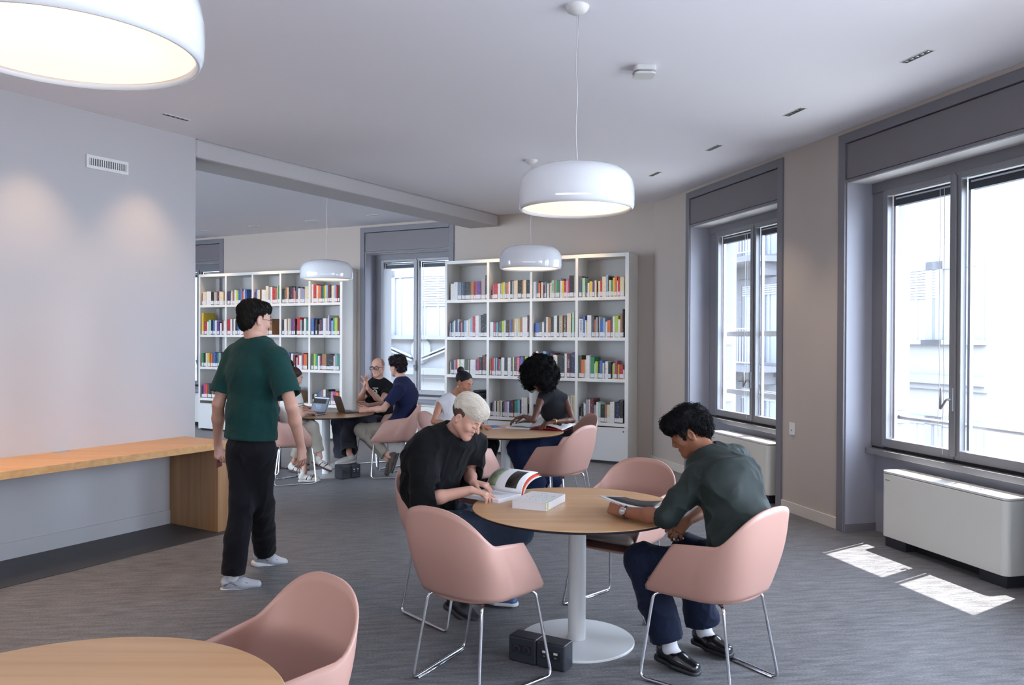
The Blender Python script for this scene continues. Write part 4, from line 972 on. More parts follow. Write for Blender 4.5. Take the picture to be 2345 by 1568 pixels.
def person(label, J, top, pants, skinm, hs=1.0, ts=1.0, res=.005, male=True, hands={}, neck_open=.072, base=None, headk={}, shoes=None, hand_s=1.0):
    """J: joints in world space"""
    J = {k: A3(v) for k, v in J.items()}
    base = A3(base if base is not None else (J['pelvis'][0], J['pelvis'][1], 0))
    rt = nrm(J['shR']-J['shL']); hr = nrm(J['hipR']-J['hipL'])
    sp0, sp1, sp2, nk = J['pelvis'], J['belly'], J['chest'], J['neck']
    Mx = head_frame(J['look'], J.get('up', (0, 0, 1))); hc = J['head']
    fwd = nrm(np.cross((0, 0, 1), rt)); fwd = fwd if fwd@A3(J['look']) > -.3 else fwd
    # ---- skin
    P = head(hc, Mx, hs, male, **headk)
    P += [cone(nk, hc+(A3((0, -.018, -.045))*hs)@Mx, .057*ts*(1 if male else .82), .055*hs*(1 if male else .82), .025)]
    P += [cone(nk+(0, 0, -.02), sp2, .07*ts, .095*ts, .05, 'u', rt, 1.4), cone(sp2, sp1, .095*ts, .085*ts, .05, 'u', rt, 1.35), cone(sp1, sp0, .085*ts, .09*ts, .05, 'u', hr, 1.4)]
    am = 1. if male else .82
    for S_ in 'LR':
        sh, el, wr = J['sh'+S_], J['el'+S_], J['wr'+S_]
        P += [cone(lerp(nk, sh, .35), sh, .045*ts, .050*ts*am, .04), cone(sh, lerp(sh, el, .5), .049*ts*am, .044*ts*am, .03), cone(lerp(sh, el, .5), el, .044*ts*am, .036*ts*am, .02)]
        P += [cone(el, lerp(el, wr, .35), .037*ts*am, .039*ts*am, .02), cone(lerp(el, wr, .35), wr, .039*ts*am, .0255*ts*am, .02)]
        if S_ in hands: P += hand(wr, side_len=hand_s, **hands[S_])
        hip, kn, an = J['hip'+S_], J['kn'+S_], J['an'+S_]
        P += [cone(hip, kn, .068*ts, .048*ts, .04), cone(kn, lerp(kn, an, .35), .046*ts, .048*ts, .02), cone(lerp(kn, an, .35), an, .048*ts, .034*ts, .02)]
    body = sdf_obj('person', P, res, skinm, None, base); body.location = tuple(base); tag(body, label, 'person')
    # ---- top
    sl = top.get('sleeve', .55); fit = top.get('fit', .016); tm = top['mat']
    T = [cone(nk-(0, 0, .035), sp2, .085*ts+fit, .112*ts+fit, .06, 'u', rt, 1.45), cone(sp2, sp1, .110*ts+fit, .100*ts+fit*1.3, .06, 'u', rt, 1.38)]
    hem = top.get('hem', .55); lowp = lerp(sp1, sp0, hem)
    T += [cone(sp1, lowp, .100*ts+fit*1.3, .108*ts+fit*1.3, .05, 'u', hr, 1.38)]
    cut = []
    for S_ in 'LR':
        sh, el, wr = J['sh'+S_], J['el'+S_], J['wr'+S_]
        T.append(cone(lerp(nk, sh, .3)-(0, 0, .01), lerp(nk, sh, .92), .060*ts+fit*.6, .056*ts*am+fit*.7, .05))
        if sl > 0:
            sr = top.get('sr', .014)
            e1 = lerp(sh, el, min(sl, 1.)); T.append(cone(sh, e1, .056*ts*am+fit*.8, .046*ts*am+sr+top.get('flare', 0), .035)); q0, q1, rr = sh, e1, .046*ts*am+sr+top.get('flare', 0)
            if sl > 1.: e2 = lerp(el, wr, sl-1.); T.append(cone(el, e2, .044*ts*am+sr, .036*ts*am+sr, .02)); q0, q1, rr = el, e2, .036*ts*am+sr
            ax = nrm(q1-q0)
            if top.get('cuff'): T += [cone(q1-ax*.03, q1, rr+.006, rr+.008, .004)]; rr += .008
            # flat sleeve end, hollow inside
            cut.append(flatcut(q1, ax, rr*1.18, rr+.02))
            cut.append(cone(q1-ax*.035, q1+ax*.03, rr-.015, rr-.012, .002, 's'))
        else:
            ax = nrm(sh-nk); c0 = sh+A3((0, 0, -.02)); cut.append(cone(c0+ax*.055, c0+ax*.012-(0, 0, .06), .060*ts, .052*ts, .01, 's'))
    T.append(folds(top.get('amp', .009), top.get('ff', (6, 6, 2.2)), top.get('seed', 1)))
    # neckline
    nd = nrm(hc-nk); T += cut+[cone(nk+nd*.0, nk+nd*.1, neck_open*.92, neck_open*1.1, .006, 's', rt, top.get('nw', 1.)), ]
    # hem
    hd = nrm(sp0-sp1); T.append(half(hd, hd@(lowp+hd*top.get('drop', .03))))
    shirt = sdf_obj(top.get('name', 'shirt'), T, res*1.1, tm, body, base)
    # ---- trousers
    kr, ar, hem_t = pants.get('kr', .075), pants.get('ar', .07), pants.get('hem', .92)
    Q = [cone(lerp(sp0, sp1, pants.get('rise', .35)), sp0, .098*ts+.006, .108*ts, .05, 'u', hr, 1.4)]
    tail = []
    for S_ in 'LR':
        hip, kn, an = J['hip'+S_], J['kn'+S_], J['an'+S_]; e = lerp(kn, an, hem_t)
        Q += [cone(hip, kn, .092*ts, kr, .05), cone(kn, lerp(kn, e, .5), kr, (kr+ar)/2, .03), cone(lerp(kn, e, .5), e, (kr+ar)/2, ar, .02)]
        ax = nrm(e-kn)
        tail.append(flatcut(e, ax, ar*1.2, ar+.02))
        tail.append(cone(e-ax*.05, e+ax*.03, ar-.016, ar-.014, .002, 's'))
    Q.append(folds(pants.get('amp', .010), pants.get('ff', (5, 5, 4)), pants.get('seed', 3))); Q += tail
    sdf_obj('trousers', Q, res*1.15, pants['mat'], body, base)
    return body, base, Mx, hc
def cap_hair(body, base, Mx, hc, hs, m, prims, res=.004, amp=.004, f=(40, 40, 40), seed=2, name='hair', ridge=None):
    g = lambda x, y, z: A3(hc)+(A3((x, y, z))*hs)@Mx
    out = []
    for q in prims:
        if q[0] == 'e': out.append(ell(g(*q[1]), A3(q[2])*hs, Mx, q[3] if len(q) > 3 else .012))
        elif q[0] == 'se': out.append(ell(g(*q[1]), A3(q[2])*hs, Mx, .008, 's'))
        elif q[0] == 'c': out.append(cone(g(*q[1]), g(*q[2]), q[3]*hs, q[4]*hs, q[5] if len(q) > 5 else .01))
        elif q[0] == 'sc': out.append(cone(g(*q[1]), g(*q[2]), q[3]*hs, q[4]*hs, .006, 's'))
    Fq = A3(f)
    if ridge is None: out.append(disp(lambda p: -amp*(2*vnoise((p-hc)@Mx.T*Fq, 1, seed)-1)-amp*.5*(2*vnoise((p-hc)@Mx.T*Fq, 2.3, seed+1)-1)))
    else:
        def rf(p):
            q = (p-hc)@Mx.T; a = ridge(q); w = 2*vnoise(q*A3((18, 18, 18)), 1, seed)-1
            return -amp*(np.sin(a+w*2.4)*.6+np.sin(a*2.3+w*3)*.4)
        out.append(disp(rf))
    return sdf_obj(name, out, res, m, body, base)

from mathutils.bvhtree import BVHTree
def strands(src, n, m, length, flow, hc, Mx, base, r=.0011, lift=.006, curl=.0, seg=7, seed=5, name='hair_strands', keep=None):
    me = src.data; bv = BVHTree.FromPolygons([v.co for v in me.vertices], [tuple(p.vertices) for p in me.polygons]); rg = random.Random(seed); mb = MB()
    O = hc-A3(base); nv = len(me.vertices); k = 0; tries = 0
    while k < n and tries < n*6:
        tries += 1; v = me.vertices[rg.randrange(nv)]; p = A3(v.co); lp = (p-O)@Mx.T
        if keep and not keep(lp): continue
        k += 1; pts = []; L = length*rg.uniform(.6, 1.25); ph = rg.uniform(0, 6.28); jit = A3([rg.gauss(0, .25) for _ in range(3)]); lf = lift*rg.uniform(.3, 1.3)
        for i in range(seg):
            h = bv.find_nearest(Vector(p)); q, nn = A3(h[0]), A3(h[1]); t = i/(seg-1)
            lp = (q-O)@Mx.T; d = nrm((A3(flow(lp))+jit)@Mx); d = nrm(d-nn*(d@nn)); c2 = np.cross(nn, d)
            pts.append(q+nn*(lf*math.sin(math.pi*min(1, t*.8+.1)))+c2*curl*math.sin(ph+t*9)+nn*curl*.6*math.cos(ph+t*9)); p = q+d*L/(seg-1)
        mb.tube(pts, [r*(1-.75*(i/(seg-1))**2) for i in range(seg)], 3, False)
    return mb.build(name, m, src, smooth=True)
# ------------------------------------------------------------------ blond reader
HM = lambda n, c, r=.6: mat(n, c, max(r, .5), bump=(180, .15), spec=.22)
px = lambda x, y, Y: tuple(atY(x, y, Y))
def blond():
    J = dict(pelvis=(-.47, 4.98, .57), belly=(-.50, 4.93, .78), chest=(-.46, 4.86, .98), neck=px(1040, 992, 4.83), head=px(1068, 957, 4.72), look=(.78, -.42, -.62), up=(.55, -.25, .8),
             shL=px(1085, 1018, 4.98), shR=px(975, 1022, 4.72), elR=px(970, 1146, 4.60), wrR=px(1078, 1122, 4.61), elL=(-.27, 5.10, .83), wrL=px(1083, 1104, 4.86),
             hipL=(-.38, 5.02, .56), hipR=(-.48, 4.86, .56), knR=(.04, 4.68, .57), knL=(.0, 4.98, .58), anR=(-.31, 4.86, .12), anL=(-.13, 5.08, .11))
    skm = skin('fair', 'cf9f8c'); tm = cloth('black_jersey', '0f1013', .9, .2)
    b, base, Mx, hc = person('blond young man in black t-shirt reading at the near round table', J, dict(mat=tm, sleeve=1.28, fit=.03, sr=.036, amp=.018, hem=.9, drop=.05, ff=(5, 5, 2)), dict(mat=cloth('washed_denim', '4b586e', .8), kr=.082, ar=.085, amp=.014), skm,
        res=.0045, hands=dict(R=dict(d=nrm(A3(px(1135, 1136, 4.60))-A3(px(1078, 1122, 4.61))), n=(0, 0, -1), th=(.3, 1, 0), curl=(.16, .42, .55, .62), thumb=.5), L=dict(d=(.8, -.35, -.1), n=(0, 0, -1), th=(-.3, -1, 0), curl=(.4, .5, .5, .5))), neck_open=.082, headk=dict(nose=1.10))
    eyes(hc, Mx, 1., b, base, closed=True, brow='7b5f48')
    hm = mat('platinum_hair', 'efe6d8', .5, spec=.4)
    cap_hair(b, base, Mx, hc, 1., HM('shaved_side', '54423c', .9), [('e', (0, -.022, .036), (.0775, .0925, .075)), ('se', (0, .10, -.035), (.12, .085, .085)), ('se', (0, -.0, -.075), (.12, .12, .05))], amp=.0004, name='shaved_hair')
    hh = cap_hair(b, base, Mx, hc, 1., hm, [('e', (0, -.012, .078), (.079, .098, .068)), ('e', (.01, .052, .088), (.062, .050, .044), .03), ('e', (0, -.06, .05), (.070, .055, .06), .02), ('se', (.105, -.01, .005), (.045, .12, .062)), ('se', (-.105, -.01, .005), (.045, .12, .062)), ('se', (0, .115, -.000), (.09, .06, .055)), ('se', (0, -.09, -.010), (.09, .06, .062))],
             res=.0036, amp=.0030, ridge=lambda q: q[:, 0]*230+q[:, 2]*60)
    strands(hh, 2600, hm, .080, lambda q: (-.55-.6*q[0]*8, 1, -.35 if q[1] > .04 else .1), hc, Mx, base, r=.0011, lift=.007, curl=.0012)
    shoe(J['anR'], (.9, -.3, -.45), (0, 0, 1), 'runner', b, base, '1d1e22', '2a2526', name='dark_shoe'); shoe(J['anL'], (.9, -.3, 0), (0, 0, 1), 'trainer', b, base, '4a5f86', 'd5d5da', name='blue_sneaker')
    # jacket tied round the waist
    w = MB(); c = A3((-.30, 4.80, .60))
    for k, (dx, dy, dz) in enumerate(((.0, 0, .0), (.12, -.02, .0), (.08, .05, .03))): w.tube([tuple(c+(dx-.1, dy, dz)-base), tuple(c+(dx, dy-.03, dz+.03)-base), tuple(c+(dx+.1, dy-.03, dz)-base), tuple(c+(dx+.16, dy, dz-.06)-base)], [.012, .03, .028, .012], 10)
    w.build('tied_jacket', cloth('pale_denim', '7d8899', .85), b, smooth=True)
blond()
# ------------------------------------------------------------------ man in the green shirt
def green():
    J = dict(pelvis=(1.10, 3.93, .57), belly=(1.14, 3.97, .78), chest=(1.10, 4.05, .98), neck=px(1632, 1052, 4.18), head=px(1578, 992, 4.27), look=(-.86, .22, -.50), up=(-.35, .1, .92),
             shL=px(1597, 1102, 4.03), shR=(1.20, 4.30, 1.05), elL=px(1522, 1184, 3.98), wrL=px(1428, 1172, 4.16), elR=(1.12, 4.36, .80), wrR=px(1575, 1192, 4.22),
             hipL=(1.02, 3.96, .56), hipR=(1.12, 4.04, .56), knL=(.685, 4.178, .535), knR=px(1580, 1262, 4.32), anL=px(1533, 1475, 4.14), anR=px(1612, 1438, 4.35))
    skm = skin('brown', '8a5a42'); gm = cloth('dark_green_shirt', '232b29', .6, .15)
    b, base, Mx, hc = person('dark-haired man in dark green shirt and wristwatch leaning over the near round table', J, dict(mat=gm, sleeve=1.14, fit=.022, sr=.010, cuff=True, amp=.017, hem=.8, drop=.04, ff=(4, 4, 3), seed=4), dict(mat=cloth('indigo_denim', '151d33', .8), kr=.086, ar=.088, hem=.93, amp=.013, seed=8), skm,
        res=.0045, hands=dict(L=dict(d=nrm(A3(px(1392, 1158, 4.24))-A3(px(1428, 1172, 4.16))), n=(.5, .7, -.3), th=(0, 0, 1), curl=(1.0, 1.05, 1.1, 1.15), thumb=.35, thumb_in=.9), R=dict(d=(-.6, -.45, -.35), n=(-.3, .3, -1), th=(-.5, .5, .3), curl=(.7, .75, .8, .85))), neck_open=.066)
    eyes(hc, Mx, 1., b, base, closed=True, brow='15120f', browk=1.3, lip='7a4a40')
    bh = HM('black_wavy_hair', '0c0b0f', .7)
    hh = cap_hair(b, base, Mx, hc, 1., bh, [('e', (0, -.022, .068), (.090, .108, .078)), ('e', (0, .060, .085), (.068, .050, .045), .03), ('e', (.0, -.075, .015), (.074, .055, .075), .03), ('se', (0, .112, -.015), (.085, .062, .070)), ('se', (0, .055, -.07), (.12, .075, .075)), ('c', (.076, .022, .03), (.076, .026, -.02), .010, .006), ('c', (-.076, .022, .03), (-.076, .026, -.02), .010, .006)],
             res=.004, amp=.006, f=(30, 30, 30))
    strands(hh, 1700, bh, .055, lambda q: (.3*math.sin(q[0]*60), .5+q[1]*3, -.9 if q[2] < .09 else -.1), hc, Mx, base, r=.0014, lift=.013, curl=.006)
    for k in ('L', 'R'):
        t = (.72, -.55, -.12) if k == 'L' else (.62, -.70, -.05)
        o, g, r, f, u = shoe(J['an'+k], t, (0, 0, 1), 'loafer', b, base, '101115', '15161b', name='black_loafer')
        sdf_obj('sock', [cone(J['an'+k]+A3((0, 0, .06)), J['an'+k]+A3((0, 0, -.02)), .038, .040, .02), cone(J['an'+k]+A3((0, 0, -.02)), g(0, .05, -.035), .036, .028, .02)], .006, cloth('white_sock', 'c9c9cf'), b, base)
        MB().tube([tuple(g(sg*.036, .062, -.050+.020*(1-abs(sg)))-base) for sg in (-1, -.6, 0, .6, 1)], .007, 6).build('strap', mat('loafer_strap', '16171c', .2), o, smooth=True)
    # shirt yoke seam, collar
    nk = J['neck']; nd = nrm(A3(J['head'])-nk)
    sdf_obj('collar', [cone(nk+nd*.0-(0, 0, .012), nk+nd*.030, .078, .070, .01), cone(nk+nd*-.05, nk+nd*.08, .066, .060, .003, 's')], .005, gm, b, base)
    # watch
    a = A3(J['wrL']); ax = nrm(a-A3(J['elL'])); a = a-ax*.02; n = nrm(A3((0, 0, 1))*.35+A3((-.2, -1, .0))); n = nrm(n-ax*(n@ax)); s = np.cross(ax, n)
    w = bpy.data.objects.new('wristwatch', None); COL.objects.link(w); w.parent = b
    MB().tube([tuple(a-base+.031*(math.cos(t)*n+math.sin(t)*s)) for t in [2*math.pi*i/24 for i in range(25)]], .0055, 6).build('watch_strap', mat('watch_leather', '3b2d28', .5), w, smooth=True)
    MB().tube([tuple(a+n*.029-base), tuple(a+n*.040-base)], .0195, 24).build('watch_case', M['chrome'], w); MB().tube([tuple(a+n*.0402-base), tuple(a+n*.0408-base)], .0165, 24).build('watch_dial', mat('watch_face', '8f8c8c', .3), w)
    for q in (-.006, .006): MB().tube([tuple(a+n*.0409+ax*q-base), tuple(a+n*.0412+ax*q-base)], .0045, 12).build('sub_dial', M['white'], w)
green()
# ------------------------------------------------------------------ walking man
def walker():
    fw = A3((.50, .866, 0)); rt = A3((.866, -.5, 0)); P0 = A3(px(574, 1010, 5.40))
    pel = P0-(0, 0, .02); nk = A3(px(585, 792, 5.42)); ch = lerp(pel, nk, .72); be = lerp(pel, nk, .33)
    J = dict(pelvis=pel, belly=be, chest=ch, neck=nk, head=A3(px(584, 733, 5.44)), look=(.66, .75, -.12),
             shL=nk-rt*.20-(0, 0, .075), shR=nk+rt*.20-(0, 0, .085), elL=px(500, 925, 5.45), wrL=px(499, 1015, 5.62), elR=px(668, 930, 5.22), wrR=px(689, 1020, 5.38),
             hipL=pel-rt*.09-(0, 0, .04), hipR=pel+rt*.09-(0, 0, .04), knL=px(555, 1150, 5.42), anL=px(532, 1318, 5.40), knR=px(598, 1150, 5.56), anR=px(606, 1262, 5.95))
    skm = skin('light', 'c99b88'); 
    b, base, Mx, hc = person('man in dark green t-shirt and black trousers walking past the bench', J, dict(mat=cloth('teal_knit', '173d3b', .9, .4), sleeve=.78, fit=.022, sr=.028, flare=.01, amp=.007, hem=.75, drop=.02, seed=9), dict(mat=cloth('black_twill', '15151b', .85), kr=.084, ar=.078, hem=.97, amp=.010, ff=(6, 6, 2)), skm,
        res=.006, ts=1.06, hs=1.08, hands=dict(L=dict(d=(.05, .1, -1), n=rt, th=fw, curl=(.5, .6, .7, .8)), R=dict(d=(.05, .2, -1), n=-rt, th=fw, curl=(.3, .35, .4, .45))), neck_open=.070, hand_s=1.05)
    eyes(hc, Mx, 1.08, b, base, brow='1c1614')
    wh = HM('dark_brown_hair', '16120f', .6)
    hh = cap_hair(b, base, Mx, hc, 1.08, wh, [('e', (0, -.022, .053), (.080, .100, .080)), ('e', (0, -.06, -.005), (.068, .046, .072), .03), ('e', (0, .050, .080), (.058, .042, .040), .03), ('se', (0, .12, -.01), (.09, .072, .080)), ('se', (0, .05, -.08), (.12, .075, .085))], res=.005, amp=.004)
    strands(hh, 1000, wh, .05, lambda q: (0, .3, -1 if q[1] < .03 else .2), hc, Mx, base, r=.0016, lift=.005, curl=.002)
    # glasses
    g = lambda x, y, z: tuple(hc+(A3((x, y, z))*1.08)@Mx-base)
    for sg in (1, -1):
        MB().tube([g(sg*.031+.021*math.cos(t), .102, .004+.016*math.sin(t)) for t in [2*math.pi*i/20 for i in range(21)]], .0016, 6).build('glasses_rim', M['black'], b); MB().tube([g(sg*.052, .10, .008), g(sg*.078, -.01, .006)], .0015, 6).build('glasses_temple', M['black'], b)
    for k, t, up in (('L', (.93, .30, -.02), (0, 0, 1)), ('R', (.80, .45, -.20), (.2, 0, 1))):
        o, g2, r, f, u = shoe(J['an'+k]+A3((0, 0, .0)), t, up, 'runner', b, base, 'b9bcc4', 'dcdce0', name='running_shoe', s=1.05)
        for sg in (1, -1):
            MB().tube([tuple(g2(sg*(.041 if y < .1 else .033), y, z)-base) for y, z in ((-.05, -.05), (-.01, -.030), (.04, -.060), (.085, -.038), (.13, -.066))], .0055, 6).build('overlay', mat('shoe_silver', '8f949d', .3, .6), o, smooth=True)
        sdf_obj('sock', [cone(J['an'+k]+A3((0, 0, .07)), J['an'+k]+A3((0, 0, -.01)), .041, .043, .02)], .007, M['white'], b, base)
        for q in range(4): MB().tube([tuple(g2(-.02, .035+.018*q, -.012-.007*q)-base), tuple(g2(.02, .035+.018*q, -.012-.007*q)-base)], .003, 5).build('lace', M['white'], o)
    c = A3(J['wrL'])+(0, .03, -.09); t = thing('maroon_phone', 'maroon phone case held in the walking man\'s lowered hand', 'phone', tuple(c)); MB().box((-.006, -.04, -.08), (.006, .04, .07)).build('case', mat('maroon_case', '6b2230', .4), t, bevel=.003)
walker()
# ------------------------------------------------------------------ woman with afro hair
def afro():
    J = dict(pelvis=px(1292, 1012, 8.48), belly=px(1282, 972, 8.42), chest=px(1270, 935, 8.36), neck=px(1258, 898, 8.30), head=px(1235, 868, 8.20), look=(-.62, -.50, -.66), up=(-.4, -.25, .88),
             shL=px(1238, 918, 8.18), shR=px(1294, 912, 8.36), elL=px(1222, 962, 8.06), wrL=px(1200, 953, 8.28), elR=px(1311, 962, 8.24), wrR=px(1270, 965, 8.04),
             hipL=px(1280, 1020, 8.30), hipR=px(1300, 1018, 8.50), knL=px(1180, 1030, 8.14), knR=px(1200, 1022, 8.36), anL=px(1232, 1100, 8.40), anR=px(1278, 1096, 8.50))
    J['knL'] = A3(J['knL']); J['knL'][2] = .58; J['knR'] = A3(J['knR']); J['knR'][2] = .60
    for k in ('pelvis', 'hipL', 'hipR'): J[k] = A3(J[k]); J[k][2] = max(J[k][2], .56)
    for k in ('anL', 'anR'): J[k] = A3(J[k]); J[k][2] = .12
    b, base, Mx, hc = person('woman with black afro hair and dark sleeveless top leafing a magazine', J, dict(mat=cloth('charcoal_rib', '1b1b1f', .85), sleeve=0, fit=.008, amp=.003, hem=.9, name='top'), dict(mat=cloth('dark_blue_denim', '1c2745', .8), kr=.095, ar=.12, hem=.93, amp=.012), skin('deep', '5f3b2e'),
        res=.006, ts=.92, male=False, hs=.98, hands=dict(L=dict(d=(-.9, -.1, -.2), n=(0, 0, -1), th=(0, -1, 0), curl=(.3, .35, .4, .4)), R=dict(d=(-.85, -.3, -.1), n=(0, 0, -1), th=(0, 1, 0), curl=(.3, .35, .4, .4))), neck_open=.060)
    eyes(hc, Mx, .98, b, base, closed=True, brow='0e0b0a', lip='5a302c')
    ah = HM('afro_hair', '0c0c0f', .9)
    hh = cap_hair(b, base, Mx, hc, 1., ah, [('e', (0, -.045, .075), (.185, .175, .150)), ('e', (0, -.09, -.01), (.165, .115, .13), .05), ('e', (.12, .01, .0), (.075, .10, .115), .05), ('e', (-.12, .01, .0), (.075, .10, .115), .05), ('se', (0, .125, -.035), (.070, .105, .085))], res=.007, amp=.014, f=(22, 22, 22))
    strands(hh, 2600, ah, .05, lambda q: (math.sin(q[0]*90), math.cos(q[1]*80), math.sin(q[2]*85)), hc, Mx, base, r=.0022, lift=.020, curl=.010, seg=6)
    for k in 'LR':
        o, g, r, f, u = shoe(J['an'+k]-A3((0, 0, .012)), (-.7, -.55, 0) if k == 'L' else (.3, -.85, -.1), (0, 0, 1), 'trainer', b, base, 'd4d4d8', 'e0e0e4', name='white_sneaker', s=.95); stripes(o, g, base, '36466e', 2, 1)
    a = A3(J['wrR']); ax = nrm(a-A3(J['elR'])); s = nrm(np.cross(ax, (0, 0, 1))); n = np.cross(s, ax)
    MB().tube([tuple(a-base+.026*(math.cos(t)*n+math.sin(t)*s)) for t in [2*math.pi*i/16 for i in range(17)]], .007, 6).build('gold_bracelet', mat('gold', 'c9a86a', .25, 1.), b, smooth=True)
afro()
# ------------------------------------------------------------------ woman in the white sleeveless top
def whitetop():
    J = dict(pelvis=(-.72, 8.52, .57), belly=(-.70, 8.50, .78), chest=(-.66, 8.47, .95), neck=px(1040, 908, 8.44), head=px(1062, 877, 8.36), look=(.80, -.50, -.38), up=(.3, -.1, .95),
             shL=px(1068, 925, 8.58), shR=px(1008, 925, 8.34), elR=px(993, 965, 8.22), wrR=px(1038, 972, 8.10), elL=px(1085, 965, 8.55), wrL=px(1105, 975, 8.30),
             hipL=(-.66, 8.60, .56), hipR=(-.74, 8.42, .56), knL=(-.22, 8.45, .58), knR=(-.26, 8.18, .58), anL=(-.35, 8.5, .12), anR=(-.40, 8.3, .12))
    b, base, Mx, hc = person('woman with dark bun in white sleeveless top at the middle table', J, dict(mat=cloth('white_cotton', 'd6d6da', .8), sleeve=0, fit=.012, amp=.006, hem=.8, name='top'), dict(mat=cloth('black_trousers', '18181c', .8), kr=.085, ar=.1, hem=.95), skin('tan', 'b47f66'),
        res=.006, ts=.88, male=False, hs=.98, hands=dict(R=dict(d=(.8, -.1, -.1), n=(0, 0, -1), th=(0, 1, 0)), L=dict(d=(.6, -.5, -.1), n=(0, 0, -1), th=(0, -1, 0))), neck_open=.062)
    eyes(hc, Mx, .98, b, base, closed=True, brow='1d1512')
    cap_hair(b, base, Mx, hc, .98, HM('sleek_dark_hair', '17161b', .25), [('e', (0, -.018, .048), (.0795, .098, .0795)), ('e', (0, -.095, .110), (.042, .036, .040), .006), ('se', (0, .125, -.025), (.11, .078, .088)), ('se', (0, .03, -.085), (.12, .10, .075))], res=.004, amp=.0006)
    MB().tube([tuple(hc+(A3((s_*.079, -.008, -.036))*.98)@Mx-base+A3((0, 0, d))) for s_, d in ((1, 0), (1, -.008))], .005, 8).build('earring', mat('gold_stud', 'd2b06c', .2, 1.), b)
    for k in 'LR': shoe(J['an'+k], (.8, -.4, 0), (0, 0, 1), 'trainer', b, base, '2a2a2e', '3a3a3e', name='dark_shoe', s=.92)
whitetop()
# ------------------------------------------------------------------ man in the navy t-shirt
def navy():
    J = dict(pelvis=(-1.40, 9.80, .60), belly=px(928, 945, 9.80), chest=px(930, 905, 9.80), neck=px(921, 872, 9.80), head=px(910, 840, 9.82), look=(-.80, .58, -.08),
             shL=px(912, 893, 9.60), shR=px(938, 888, 10.0), elL=px(878, 936, 9.50), wrL=px(842, 938, 9.62), elR=px(890, 925, 10.02), wrR=px(843, 928, 9.80),
             hipL=(-1.40, 9.79, .58), hipR=(-1.38, 9.94, .58), knL=px(828, 985, 9.76), knR=px(836, 992, 9.94), anL=px(893, 1045, 9.68), anR=px(888, 1052, 9.86))
    b, base, Mx, hc = person('curly-haired man in navy t-shirt and beige trousers at the laptop table', J, dict(mat=cloth('navy_jersey', '1c2140', .9), sleeve=.72, fit=.018, sr=.02, amp=.006, hem=.95, drop=.06), dict(mat=cloth('beige_chino', '9c9488', .85), kr=.082, ar=.055, hem=.86, amp=.009), skin('light', 'c99b88'),
        res=.006, hands=dict(L=dict(d=(-1, .1, 0), n=(.1, .8, -.3), th=(0, 0, 1), curl=(.7, .75, .8, .8)), R=dict(d=(-1, -.3, 0), n=(0, -.9, -.2), th=(0, 0, 1), curl=(.7, .75, .8, .8))), neck_open=.062, hand_s=1.05)
    eyes(hc, Mx, 1., b, base, brow='1d1512')
    ch_ = HM('curly_dark_hair', '2a2224', .7)
    hh = cap_hair(b, base, Mx, hc, 1., ch_, [('e', (0, -.020, .060), (.092, .108, .088)), ('e', (0, -.07, -.01), (.074, .045, .065), .03), ('e', (0, .06, .095), (.060, .045, .04), .03), ('se', (0, .12, -.02), (.09, .070, .078)), ('se', (0, .05, -.085), (.12, .08, .08))], res=.005, amp=.009, f=(36, 36, 36))
    strands(hh, 1100, ch_, .04, lambda q: (math.sin(q[0]*90), math.cos(q[1]*80), -.6+math.sin(q[2]*85)), hc, Mx, base, r=.0018, lift=.014, curl=.008, seg=6)
    shoe(J['anL'], (-.30, -.15, -.95), (-.9, 0, .5), 'suede', b, base, '4b4038', '3a332e', name='suede_shoe'); shoe(J['anR'], (-.4, -.2, -.8), (-.8, 0, .5), 'suede', b, base, '4b4038', '3a332e', name='suede_shoe')
navy()
